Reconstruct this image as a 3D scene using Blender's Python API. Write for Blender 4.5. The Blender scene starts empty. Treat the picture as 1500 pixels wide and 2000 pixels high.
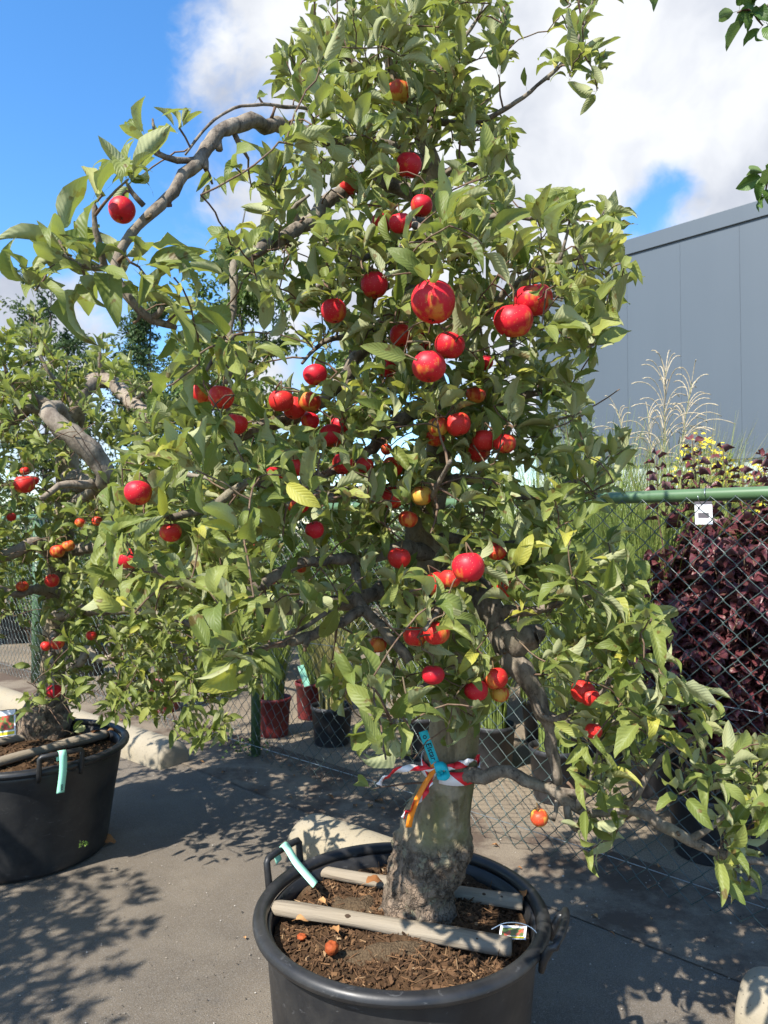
import bpy, math, random
import numpy as np
from mathutils import Vector, noise as mnoise
R = math.radians
rng = np.random.default_rng(11)
random.seed(5)
scene = bpy.context.scene
COL = scene.collection

# ------------------------------------------------------------------ camera
EYE = 1.42
FPX = 1400.0                       # focal length in photo pixels (1500 x 2000)
PITCH = R(1.6)
cam_d = bpy.data.cameras.new('camera')
cam = bpy.data.objects.new('camera', cam_d)
COL.objects.link(cam)
cam.location = (0, 0, EYE)
cam.rotation_euler = (R(90) + PITCH, 0, 0)
cam_d.sensor_fit = 'VERTICAL'
cam_d.sensor_height = 36.0
cam_d.lens = FPX / 2000 * 36
cam_d.clip_start = 0.05
cam_d.clip_end = 800
cam_d.dof.use_dof = True
cam_d.dof.focus_distance = 1.7
cam_d.dof.aperture_fstop = 8.5
scene.camera = cam
CP, SP = math.cos(PITCH), math.sin(PITCH)

def ray(px, py):
    x = (px - 750) / FPX
    y = -(py - 1000) / FPX
    return np.array([x, CP - y * SP, y * CP + SP])

def at(px, py, depth):
    """world point seen at a photo pixel, at distance `depth` along +Y"""
    d = ray(px, py)
    return d / d[1] * depth + np.array([0, 0, EYE])

def project(P):
    """world points (...,3) -> photo pixels, depth"""
    P = np.asarray(P, float)
    x = P[..., 0]; y = P[..., 1]; z = P[..., 2] - EYE
    f = y * CP + z * SP
    u = -y * SP + z * CP
    return 750 + FPX * x / f, 1000 - FPX * u / f, y

# ------------------------------------------------------------------ light and sky
SUN_EL, SUN_AZ_VEC = R(47), Vector((-0.66, -0.75, 0)).normalized()     # the sun stands behind the left shoulder
sun_dir = Vector((SUN_AZ_VEC.x * math.cos(SUN_EL), SUN_AZ_VEC.y * math.cos(SUN_EL), math.sin(SUN_EL)))
sl = bpy.data.lights.new('sun', 'SUN')
sl.energy = 5.0
sl.angle = R(0.53)
sl.color = (1.0, 0.955, 0.88)
so = bpy.data.objects.new('sun', sl)
COL.objects.link(so)
so.rotation_euler = sun_dir.to_track_quat('Z', 'Y').to_euler()
so.location = (-6, -5, 8)

world = bpy.data.worlds.new('World')
scene.world = world
world.use_nodes = True
wn, wl = world.node_tree.nodes, world.node_tree.links
wn.clear()

def wnode(t, **kw):
    n = wn.new(t)
    for k, v in kw.items():
        if k.startswith('i_'):
            n.inputs[int(k[2:])].default_value = v
        else:
            setattr(n, k, v)
    return n
sky = wnode('ShaderNodeTexSky', sky_type='NISHITA', sun_disc=False)
sky.sun_elevation = SUN_EL
sky.sun_rotation = math.atan2(sun_dir.x, sun_dir.y)
sky.air_density = 1.0; sky.dust_density = 0.35; sky.ozone_density = 3.0
tc = wnode('ShaderNodeTexCoord')
def wmath(op, a, b=None, clamp=False):
    m = wn.new('ShaderNodeMath'); m.operation = op; m.use_clamp = clamp
    for i, v in enumerate((a, b)):
        if v is None: continue
        if isinstance(v, (int, float)): m.inputs[i].default_value = v
        else: wl.new(v, m.inputs[i])
    return m.outputs[0]
def blob(px, py, rad_px):
    d = Vector(ray(px, py)).normalized()
    v = wn.new('ShaderNodeVectorMath'); v.operation = 'DISTANCE'
    wl.new(warp.outputs[0], v.inputs[0]); v.inputs[1].default_value = d
    return wmath('SUBTRACT', 1.0, wmath('DIVIDE', v.outputs['Value'], rad_px / FPX), clamp=True)
wnz = wnode('ShaderNodeTexNoise'); wnz.inputs['Scale'].default_value = 3.5; wnz.inputs['Detail'].default_value = 5
wl.new(tc.outputs['Generated'], wnz.inputs['Vector'])
wsub = wn.new('ShaderNodeVectorMath'); wsub.operation = 'SUBTRACT'; wl.new(wnz.outputs['Color'], wsub.inputs[0]); wsub.inputs[1].default_value = (.5, .5, .5)
wsc = wn.new('ShaderNodeVectorMath'); wsc.operation = 'SCALE'; wl.new(wsub.outputs[0], wsc.inputs[0]); wsc.inputs['Scale'].default_value = 0.22
warp = wn.new('ShaderNodeVectorMath'); warp.operation = 'ADD'; wl.new(tc.outputs['Generated'], warp.inputs[0]); wl.new(wsc.outputs[0], warp.inputs[1])
cn = wnode('ShaderNodeTexNoise'); cn.inputs['Scale'].default_value = 4.2; cn.inputs['Detail'].default_value = 9; cn.inputs['Roughness'].default_value = 0.58
wl.new(warp.outputs[0], cn.inputs['Vector'])
dens = wmath('SUBTRACT', cn.outputs['Fac'], 0.53)
for (bx, by, br, amp) in ((1000, 90, 900, 0.60), (1500, 300, 560, 0.20), (10, 560, 230, 0.50), (120, 760, 420, 0.16),
                          (30, 180, 560, -0.55), (1185, 435, 250, -0.35), (1310, 350, 150, -0.26), (1000, 330, 260, -.12), (640, 700, 300, -0.15)):
    dens = wmath('ADD', dens, wmath('MULTIPLY', blob(bx, by, br), amp))
ramp = wn.new('ShaderNodeMapRange'); ramp.interpolation_type = 'SMOOTHSTEP'
wl.new(dens, ramp.inputs['Value']); ramp.inputs['From Min'].default_value = -0.02; ramp.inputs['From Max'].default_value = 0.17
cn2 = wnode('ShaderNodeTexNoise'); cn2.inputs['Scale'].default_value = 5.5; cn2.inputs['Detail'].default_value = 6
wl.new(warp.outputs[0], cn2.inputs['Vector'])
ccol = wn.new('ShaderNodeValToRGB')
ccol.color_ramp.elements[0].position = .36; ccol.color_ramp.elements[0].color = (0.275, 0.298, 0.352, 1)
ccol.color_ramp.elements[1].position = .58; ccol.color_ramp.elements[1].color = (0.47, 0.482, 0.503, 1)
wl.new(cn2.outputs['Fac'], ccol.inputs['Fac'])
hs = wn.new('ShaderNodeHueSaturation'); hs.inputs['Saturation'].default_value = 1.25
wl.new(sky.outputs[0], hs.inputs['Color'])
bg1 = wn.new('ShaderNodeBackground'); bg1.inputs['Strength'].default_value = 0.15; wl.new(hs.outputs[0], bg1.inputs['Color'])
bg2 = wn.new('ShaderNodeBackground'); bg2.inputs['Strength'].default_value = 1.0; wl.new(ccol.outputs[0], bg2.inputs['Color'])
mx = wn.new('ShaderNodeMixShader'); wl.new(ramp.outputs[0], mx.inputs[0]); wl.new(bg1.outputs[0], mx.inputs[1]); wl.new(bg2.outputs[0], mx.inputs[2])
wo = wn.new('ShaderNodeOutputWorld'); wl.new(mx.outputs[0], wo.inputs['Surface'])

scene.view_settings.view_transform = 'Standard'
scene.view_settings.look = 'None'
scene.view_settings.gamma = 1
scene.view_settings.use_curve_mapping = False
scene.view_settings.exposure = 1.08
scene.render.engine = 'CYCLES'
scene.cycles.max_bounces = 8
scene.cycles.transparent_max_bounces = 8
try: scene.cycles.use_denoising = True
except Exception: pass

# ------------------------------------------------------------------ material helpers
class Mat:
    def __init__(s, name, rough=.6, spec=.4):
        s.m = bpy.data.materials.new(name); s.m.use_nodes = True
        s.n, s.l = s.m.node_tree.nodes, s.m.node_tree.links
        s.b = s.n['Principled BSDF']; s.out = s.n['Material Output']
        s.b.inputs['Roughness'].default_value = rough
        s.b.inputs['Specular IOR Level'].default_value = spec
        s._obj = None
    def put(s, v, sock):
        if isinstance(v, (int, float)): sock.default_value = v
        elif isinstance(v, (tuple, list)): sock.default_value = tuple(v) + ((1,) if len(v) == 3 and len(sock.default_value) == 4 else ())
        else: s.l.new(v, sock)
    @property
    def obj(s):
        if s._obj is None: s._obj = s.n.new('ShaderNodeTexCoord')
        return s._obj.outputs['Object']
    @property
    def uv(s):
        s.obj; return s._obj.outputs['UV']
    def noise(s, scale, detail=4, rough=.5, vec=None, dist=0, col=False):
        t = s.n.new('ShaderNodeTexNoise'); t.inputs['Scale'].default_value = scale; t.inputs['Detail'].default_value = detail
        t.inputs['Roughness'].default_value = rough; t.inputs['Distortion'].default_value = dist
        s.l.new(vec if vec is not None else s.obj, t.inputs['Vector']); return t.outputs['Color' if col else 'Fac']
    def voro(s, scale, vec=None, feature='F1', out='Distance', rand=1):
        t = s.n.new('ShaderNodeTexVoronoi'); t.feature = feature; t.inputs['Scale'].default_value = scale
        t.inputs['Randomness'].default_value = rand
        s.l.new(vec if vec is not None else s.obj, t.inputs['Vector']); return t.outputs[out]
    def mapping(s, scale, vec=None, loc=(0, 0, 0), rot=(0, 0, 0)):
        t = s.n.new('ShaderNodeMapping'); t.inputs['Scale'].default_value = scale; t.inputs['Location'].default_value = loc; t.inputs['Rotation'].default_value = rot
        s.l.new(vec if vec is not None else s.obj, t.inputs['Vector']); return t.outputs[0]
    def ramp(s, fac, *stops, interp='LINEAR'):
        t = s.n.new('ShaderNodeValToRGB'); cr = t.color_ramp; cr.interpolation = interp
        while len(cr.elements) < len(stops): cr.elements.new(.5)
        for e, (p, c) in zip(cr.elements, stops):
            e.position = p; e.color = (c, c, c, 1) if isinstance(c, (int, float)) else tuple(c) + (1,)
        s.put(fac, t.inputs['Fac']); return t.outputs['Color']
    def mix(s, fac, a, b, mode='MIX'):
        t = s.n.new('ShaderNodeMix'); t.data_type = 'RGBA'; t.blend_type = mode
        s.put(fac, t.inputs[0]); s.put(a, t.inputs[6]); s.put(b, t.inputs[7]); return t.outputs[2]
    def math(s, op, a, b=0.0, c=0.0, clamp=False):
        t = s.n.new('ShaderNodeMath'); t.operation = op; t.use_clamp = clamp
        s.put(a, t.inputs[0]); s.put(b, t.inputs[1]); s.put(c, t.inputs[2]); return t.outputs[0]
    def sep(s, vec):
        t = s.n.new('ShaderNodeSeparateXYZ'); s.l.new(vec, t.inputs[0]); return t.outputs
    def attr(s, name):
        t = s.n.new('ShaderNodeAttribute'); t.attribute_name = name; return t.outputs['Fac']
    def orand(s):
        t = s.n.new('ShaderNodeObjectInfo'); return t.outputs['Random']
    def color(s, v): s.put(v, s.b.inputs['Base Color']); return s
    def rough(s, v): s.put(v, s.b.inputs['Roughness']); return s
    def bump(s, h, strength=.5, dist=.01):
        t = s.n.new('ShaderNodeBump'); t.inputs['Strength'].default_value = strength; t.inputs['Distance'].default_value = dist
        s.put(h, t.inputs['Height']); s.l.new(t.outputs[0], s.b.inputs['Normal']); return s
MATS = {}

def leaf_material(name, top, top2, under, yellow=None, trans=.28, veins=9, gloss=.42, browning=0.0):
    m = Mat(name, gloss, .32)
    uv = m.sep(m.uv)
    r = m.math('FRACT', m.math('ADD', m.attr('rnd'), m.orand()))
    av = m.math('ABSOLUTE', m.math('SUBTRACT', uv[1], .5))
    mid = m.math('LESS_THAN', av, .028)
    lat = m.math('SINE', m.math('MULTIPLY', m.math('SUBTRACT', uv[0], m.math('MULTIPLY', av, .55)), veins * 2 * math.pi))
    latm = m.ramp(lat, (.90, 0.0), (.99, 1.0))
    vein = m.math('MAXIMUM', mid, m.math('MULTIPLY', latm, .45))
    nz = m.noise(60, 3)
    ct = m.mix(m.math('ADD', m.math('MULTIPLY', r, .8), m.math('MULTIPLY', nz, .25)), top, top2)
    if yellow: ct = m.mix(m.ramp(r, (.90, 0.0), (.97, .75)), ct, yellow)
    if yellow: under = m.mix(m.ramp(r, (.91, 0.0), (.98, .5)), m.mix(nz, under, tuple(c * .78 for c in under)), yellow)
    if browning:
        sp = m.math('MULTIPLY', m.ramp(m.noise(38, 2), (.64, 0.0), (.67, 1.0)), browning)
        ct = m.mix(sp, ct, (.13, .07, .025)); under = m.mix(sp, under, (.2, .12, .05))
    ct = m.mix(m.math('MULTIPLY', vein, .55), ct, m.mix(.5, ct, (.30, .36, .14)))
    cu = m.mix(m.math('MULTIPLY', vein, .5), under, (.36, .40, .22))
    g = m.n.new('ShaderNodeNewGeometry')
    c = m.mix(g.outputs['Backfacing'], ct, cu)
    m.color(c)
    m.rough(m.mix(g.outputs['Backfacing'], (gloss,) * 3, (.8,) * 3))
    h = m.math('ADD', m.math('MULTIPLY', lat, -.5), m.math('MULTIPLY', nz, .8))
    m.bump(h, .35, .0012)
    tr = m.n.new('ShaderNodeBsdfTranslucent')
    m.put(m.mix(.5, ct, (.27, .33, .03) if yellow else c), tr.inputs['Color'])
    ms = m.n.new('ShaderNodeMixShader'); ms.inputs[0].default_value = trans
    m.l.new(m.b.outputs[0], ms.inputs[1]); m.l.new(tr.outputs[0], ms.inputs[2]); m.l.new(ms.outputs[0], m.out.inputs['Surface'])
    return m.m
MATS['leaf'] = leaf_material('apple_leaf', (.095, .138, .026), (.270, .295, .078), (.46, .475, .25), (.46, .42, .06), browning=.8, trans=.40, gloss=.5)
MATS['leaf2'] = leaf_material('apple_leaf_second', (.105, .148, .027), (.270, .295, .075), (.44, .46, .22), (.38, .36, .05), trans=.40, gloss=.5)
MATS['bgleaf'] = leaf_material('pear_leaf', (.035, .075, .020), (.07, .12, .035), (.10, .15, .06), None, trans=.35)
MATS['bgleaf2'] = leaf_material('birch_leaf', (.07, .13, .022), (.13, .19, .035), (.16, .22, .07), None, trans=.4)
MATS['hornbeam'] = leaf_material('hornbeam_leaf', (.05, .11, .02), (.10, .17, .03), (.15, .22, .07), None, veins=13, trans=.35)
MATS['shrubleaf'] = leaf_material('shrub_leaf', (.06, .12, .02), (.14, .21, .04), (.18, .24, .08), None, trans=.3)
MATS['greyleaf'] = leaf_material('willow_leaf', (.20, .25, .15), (.28, .33, .20), (.33, .38, .27), None, trans=.3, gloss=.7)
MATS['purple'] = leaf_material('ninebark_leaf', (.042, .010, .014), (.135, .034, .040), (.15, .07, .08), None, trans=.10, veins=6, gloss=.38)
MATS['grass'] = leaf_material('grass_blade', (.13, .20, .035), (.32, .36, .09), (.20, .26, .06), None, trans=.3, veins=0)
MATS['reed'] = leaf_material('dry_grass_blade', (.16, .19, .04), (.42, .36, .15), (.34, .30, .12), None, trans=.3, veins=0)

m = Mat('plume', .9, .1); m.color(m.mix(m.attr('rnd'), (.32, .26, .165), (.50, .42, .29))); MATS['plume'] = m.m

def bark(name, c0, c1, lich, sc=1.0, bump=1.0):
    m = Mat(name, .85, .2)
    st = m.mapping((1, 1, .45))
    n1 = m.noise(40 * sc, 6, .7, st); n2 = m.noise(7 * sc, 3)
    c = m.mix(m.ramp(n1, (.36, 0.0), (.64, 1.0)), c0, c1)
    c = m.mix(m.ramp(n2, (.52, 0.0), (.72, .7)), c, lich)
    c = m.mix(m.ramp(m.noise(90 * sc, 2), (.62, 0.0), (.72, .6)), c, tuple(x * .35 for x in c0))
    m.color(c); m.bump(m.math('ADD', n1, m.math('MULTIPLY', m.noise(110 * sc, 3), .4)), bump, .004); return m.m
MATS['limb'] = bark('apple_limb_bark', (.068, .053, .040), (.245, .203, .155), (.235, .21, .14))
MATS['limb2'] = bark('apple_limb_pale_bark', (.13, .102, .078), (.30, .25, .195), (.25, .22, .15), .8)
MATS['twig'] = bark('twig_bark', (.085, .045, .032), (.17, .115, .075), (.16, .14, .08), 1.6, .3)
MATS['bgbark'] = bark('background_bark', (.05, .04, .03), (.11, .09, .07), (.10, .10, .06), .6)

# trunk: rough flaking rootstock below the graft, smooth olive-grey bark above
m = Mat('apple_trunk_bark', .85, .22)
z = m.sep(m.obj)[2]
st = m.mapping((1, 1, .7))
wz = m.math('ADD', z, m.math('MULTIPLY', m.noise(14, 4), .09))
low = m.ramp(wz, (.235, 1.0), (.285, 0.0))
wv_ = m.n.new('ShaderNodeVectorMath'); wv_.operation = 'ADD'; m.l.new(st, wv_.inputs[0]); sc_ = m.n.new('ShaderNodeVectorMath'); sc_.operation = 'SCALE'; m.l.new(m.noise(30, 4, .6, None, 0, True), sc_.inputs[0]); sc_.inputs['Scale'].default_value = .035; m.l.new(sc_.outputs[0], wv_.inputs[1]); crack = m.voro(60, wv_.outputs[0], 'DISTANCE_TO_EDGE'); plate = m.voro(17, m.mapping((1, 1, .8)), 'F1', 'Color')
pv = m.sep(plate)[0]
n1 = m.noise(55, 6, .7, st)
lowc = m.mix(m.ramp(n1, (.35, 0.0), (.65, 1.0)), (.048, .034, .023), (.21, .16, .115))
lowc = m.mix(m.math('MULTIPLY', m.ramp(m.noise(15, 3, .6), (.50, 0.0), (.56, 1.0)), .85), lowc, (.235, .170, .118))
lowc = m.mix(m.math('MULTIPLY', m.ramp(m.noise(21, 3, .6, m.mapping((1, 1, 1), loc=(3, 1, 5))), (.56, 0.0), (.62, 1.0)), .7), lowc, (.25, .225, .145))
lowc = m.mix(m.math('MULTIPLY', m.ramp(crack, (0.0, .8), (.06, 0.0)), m.ramp(m.noise(20, 3), (.42, 0.0), (.6, 1.0))), lowc, (.035, .025, .018))
up1 = m.noise(20, 6, .6, m.mapping((1, 1, .35)))
upc = m.mix(m.ramp(up1, (.3, 0.0), (.7, 1.0)), (.115, .086, .050), (.29, .230, .145))
upc = m.mix(m.ramp(m.noise(6, 4, .6, m.mapping((1, 1, .25))), (.52, 0.0), (.64, .75)), upc, (.135, .135, .052))
upc = m.mix(m.ramp(m.noise(75, 3), (.58, 0.0), (.66, .38)), upc, (.085, .068, .045))
m.color(m.mix(low, upc, lowc))
fis = m.noise(26, 4, .6, m.mapping((1, 1, .10), loc=(5, 2, 0)))
upc = m.mix(m.ramp(fis, (.60, 0.0), (.66, .65)), upc, (.075, .062, .036))
upc = m.mix(m.ramp(m.noise(9, 3), (.55, 0.0), (.62, .5)), upc, (.37, .31, .22))
m.color(m.mix(low, upc, lowc))
h = m.mix(low, m.math('MULTIPLY', m.math('ADD', up1, m.noise(75, 4)), .5), m.math('ADD', m.math('MULTIPLY', m.ramp(crack, (0, 0.0), (.12, 1.0)), .22), m.math('MULTIPLY', n1, .9)))
m.bump(h, 1.0, .012); MATS['trunk'] = m.m

m = Mat('cut_wood', .9, .1); m.color(m.mix(m.noise(60, 5, .7), (.16, .12, .08), (.38, .31, .22))); m.bump(m.noise(90, 4), .5, .004); MATS['cutwood'] = m.m

# apples
def apple_mat(name, red, red2, base, amt, streak=.5, rough=.46):
    m = Mat(name, rough, .28)
    o = m.obj
    ob = m.n.new('ShaderNodeObjectInfo')
    off = m.n.new('ShaderNodeVectorMath'); off.operation = 'ADD'; m.l.new(o, off.inputs[0])
    sc = m.n.new('ShaderNodeVectorMath'); sc.operation = 'SCALE'; sc.inputs[0].default_value = (7, 3, 5); m.l.new(ob.outputs['Random'], sc.inputs['Scale']); m.l.new(sc.outputs[0], off.inputs[1])
    v = off.outputs[0]
    st = m.mapping((1, 1, .12), v)
    z = m.sep(o)[2]
    f = m.math('ADD', m.noise(26, 3, .5, v), m.math('MULTIPLY', m.math('SUBTRACT', m.noise(120, 2, .5, st), .5), streak))
    f = m.math('ADD', f, m.math('MULTIPLY', z, 2.5))
    c = m.mix(m.ramp(f, (amt, 0.0), (amt + .16, 1.0)), base, m.mix(m.noise(40, 3, .5, st), red, red2))
    c = m.mix(m.math('MULTIPLY', m.ramp(m.voro(210, v), (.10, 1.0), (.16, 0.0)), .55), c, (.62, .42, .22))
    m.color(c)
    m.b.inputs['Coat Weight'].default_value = .0; m.b.inputs['Coat Roughness'].default_value = .25
    m.b.inputs['Subsurface Weight'].default_value = 0.0
    return m.m
MATS['apple_red'] = apple_mat('apple_skin_red', (.60, .016, .030), (.44, .010, .020), (.58, .17, .03), .24)
MATS['apple_mid'] = apple_mat('apple_skin_flushed', (.60, .030, .022), (.50, .018, .018), (.62, .20, .04), .25, .6)
MATS['apple_orange'] = apple_mat('apple_skin_orange', (.52, .05, .02), (.45, .03, .015), (.60, .22, .04), .37, .7)
MATS['apple_yellow'] = apple_mat('apple_skin_yellow', (.52, .07, .02), (.46, .04, .02), (.54, .31, .05), .46, .9)
m = Mat('apple_rotten', .7, .2); m.color(m.mix(m.noise(60, 4), (.12, .015, .01), (.42, .10, .02))); m.bump(m.noise(70, 3), .8, .004); MATS['rotten'] = m.m
m = Mat('apple_stem', .8, .2); m.color((.11, .075, .035)); MATS['stem'] = m.m
m = Mat('apple_calyx', .9, .1); m.color((.05, .03, .018)); MATS['calyx'] = m.m

# plastics
m = Mat('black_plastic', .42, .45)
dust = m.math('MULTIPLY', m.ramp(m.noise(5, 6, .7), (.42, 0.0), (.75, 1.0)), .55)
scr = m.ramp(m.noise(16, 5, .75, m.mapping((1, 1, 2.5)), dist=1.5), (.62, 0.0), (.66, .55))
m.color(m.mix(dust, m.mix(scr, (.0115, .0118, .013), (.075, .075, .076)), (.060, .055, .048)))
m.rough(m.ramp(m.noise(9, 5, .6), (.3, .34), (.7, .58))); m.bump(m.noise(160, 3), .06, .002); MATS['plastic'] = m.m
m = Mat('black_pot_plastic', .5, .4); m.color(m.mix(m.noise(8, 5), (.014, .015, .018), (.040, .040, .042))); MATS['potblack'] = m.m
m = Mat('red_pot_plastic', .5, .4); m.color(m.mix(m.noise(8, 5), (.115, .014, .016), (.17, .028, .026))); MATS['potred'] = m.m

# soil and litter
m = Mat('potting_soil', .95, .1)
c = m.mix(m.noise(45, 6, .7), (.022, .013, .007), (.115, .066, .034))
c = m.mix(m.ramp(m.noise(9, 3), (.5, 0.0), (.7, .55)), c, (.15, .10, .058))
m.color(c); m.bump(m.noise(130, 5, .7), 1.0, .008); MATS['soil'] = m.m
m = Mat('bark_litter', .9, .15); m.color(m.ramp(m.attr('rnd'), (0, (.028, .016, .009)), (.45, (.10, .055, .028)), (.75, (.19, .105, .05)), (1, (.36, .25, .14)))); MATS['litter'] = m.m
m = Mat('dry_leaf', .8, .2); m.color(m.mix(m.orand(), (.22, .09, .03), (.38, .20, .08))); m.bump(m.noise(80, 3), .5, .003); MATS['dryleaf'] = m.m
m = Mat('weathered_wood', .85, .2)
g = m.noise(110, 6, .65, m.mapping((.05, 1, 1)))
c = m.mix(g, (.13, .102, .072), (.33, .28, .205))
c = m.mix(m.ramp(m.noise(3.2, 3), (.45, 0.0), (.7, .6)), c, (.21, .185, .15))
c = m.mix(m.ramp(m.noise(75, 4, .6, m.mapping((.045, 1, 1), loc=(2, 5, 1))), (.60, 0.0), (.66, .8)), c, (.085, .06, .042))
m.color(c); m.bump(g, .6, .006); MATS['stake'] = m.m
m = Mat('wood_knot', .9, .1); m.color((.05, .033, .022)); MATS['knot'] = m.m
m = Mat('burlap', .95, .1); w = m.voro(190, None, 'F1'); m.color(m.mix(w, (.11, .078, .046), (.045, .030, .018))); m.bump(w, .8, .004); MATS['burlap'] = m.m

# ground
m = Mat('asphalt', .92, .25)
fine = m.noise(260, 3, .7); grit = m.voro(330, None, 'F1', 'Color'); gv = m.sep(grit)[0]
big = m.noise(.9, 6, .62); mid_ = m.noise(4.5, 5, .6)
c = m.mix(m.ramp(big, (.32, 0.0), (.68, 1.0)), (.108, .089, .068), (.178, .145, .106))
c = m.mix(m.ramp(mid_, (.48, 0.0), (.74, .55)), c, (.205, .170, .126))
c = m.mix(m.ramp(m.noise(2.1, 6, .7, m.mapping((1, 1, 1), loc=(4, 9, 0))), (.57, 0.0), (.70, .55)), c, (.062, .058, .053))
c = m.mix(m.math('MULTIPLY', m.ramp(gv, (.55, 0.0), (1, 1.0)), .30), c, (.30, .285, .26))
c = m.mix(m.math('MULTIPLY', m.ramp(fine, (.35, 1.0), (.55, 0.0)), .55), c, (.040, .037, .034))
c = m.mix(m.ramp(m.voro(38), (.035, 1.0), (.05, 0.0)), c, (.035, .03, .026))
m.color(c); m.bump(m.math('ADD', fine, m.math('MULTIPLY', gv, .6)), .55, .006); MATS['asphalt'] = m.m
m = Mat('edge_concrete', .95, .15)
c = m.mix(m.noise(3.5, 6, .65), (.155, .122, .088), (.28, .23, .166))
c = m.mix(m.ramp(m.noise(1.7, 6, .7, m.mapping((1, 1, 1), loc=(1, 7, 0))), (.44, 0.0), (.56, .9)), c, (.085, .056, .040))
c = m.mix(m.ramp(m.noise(220, 3, .7), (.4, .5), (.6, 0.0)), c, (.07, .06, .05))
m.color(c); m.bump(m.noise(140, 5, .7), .6, .006); MATS['edge'] = m.m
m = Mat('nursery_paving', .95, .15)
c = m.mix(m.noise(2.2, 6, .65), (.165, .13, .092), (.34, .272, .185))
c = m.mix(m.ramp(m.noise(.6, 5, .6), (.5, 0.0), (.68, .7)), c, (.12, .108, .094))
c = m.mix(m.ramp(m.voro(90), (.1, .6), (.16, 0.0)), c, (.42, .36, .27))
c = m.mix(m.ramp(m.noise(190, 3, .7), (.4, .6), (.6, 0.0)), c, (.07, .06, .05))
m.color(c); m.bump(m.noise(120, 5, .7), .6, .006); MATS['paving'] = m.m
m = Mat('wheelstop_concrete', .92, .2)
c = m.mix(m.noise(6, 6, .65), (.215, .185, .135), (.33, .285, .208))
c = m.mix(m.ramp(m.noise(3, 4, .6), (.5, 0.0), (.7, .5)), c, (.25, .20, .115))
c = m.mix(m.ramp(m.voro(70), (.10, .7), (.17, 0.0)), c, (.10, .08, .055))
c = m.mix(m.ramp(m.noise(30, 3), (.62, 0.0), (.72, .6)), c, (.14, .125, .10))
m.color(c); m.bump(m.math('ADD', m.noise(90, 5, .7), m.ramp(m.voro(70), (.06, 0.0), (.16, 1.0))), .45, .006); MATS['stop'] = m.m

# fence, building
m = Mat('green_powder_coat', .38, .5); m.color(m.mix(m.noise(6, 4), (.058, .115, .050), (.085, .150, .070))); MATS['rail'] = m.m
m = Mat('green_wire', .33, .6); m.color((.040, .062, .056)); MATS['wire'] = m.m
m = Mat('steel_wire', .35, .6); m.b.inputs['Metallic'].default_value = .8; m.color((.30, .33, .33)); MATS['steel'] = m.m
m = Mat('grey_cladding', .48, .4)
m.color(m.mix(m.math('ADD', m.math('MULTIPLY', m.noise(.5, 4), .6), m.math('MULTIPLY', m.noise(2.5, 5, .6, m.mapping((1, 1, .06))), .5)), (.055, .072, .088), (.074, .093, .111))); m.bump(m.noise(1.2, 2), .04, .02); MATS['clad'] = m.m
m = Mat('dark_grey_trim', .5, .4); m.color((.075, .095, .115)); MATS['trim'] = m.m
m = Mat('pale_reflection_pane', .25, .5); m.color(m.mix(m.noise(1.5, 3), (.30, .36, .34), (.42, .47, .45))); MATS['pane'] = m.m  # pale colour paints in the reflections and the inside behind the glass

# papers and tapes
def flat(name, c, rough=.6):
    m = Mat(name, rough, .3); m.color(m.mix(m.noise(30, 3), tuple(x * .9 for x in c), c)); MATS[name] = m.m
flat('mint_paper', (.36, .76, .56)); flat('turquoise_tag', (.015, .46, .56), .45); flat('orange_tag', (.85, .24, .015), .5); flat('white_plastic', (.80, .79, .77), .5)
flat('ink', (.012, .012, .014), .7); flat('yellow_flower', (.75, .58, .03)); flat('white_label', (.78, .78, .80), .5); flat('grey_print', (.10, .09, .10)); flat('bark_stub', (.10, .07, .05))
m = Mat('barrier_tape', .45, .4)
u = m.sep(m.uv)
m.color(m.mix(m.math('GREATER_THAN', m.math('FRACT', m.math('ADD', m.math('MULTIPLY', u[0], 1), m.math('MULTIPLY', u[1], .35))), .52), (.80, .77, .78), (.72, .018, .03)))
MATS['tape'] = m.m
m = Mat('picture_print', .35, .4)
pv = m.voro(95, None, 'F1', 'Color'); ps = m.sep(pv)
m.color(m.mix(m.ramp(ps[0], (.48, 0.0), (.52, 1.0)), m.mix(ps[1], (.03, .08, .015), (.20, .24, .06)), m.mix(ps[2], (.40, .02, .015), (.45, .14, .07))))
MATS['picture'] = m.m

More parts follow.
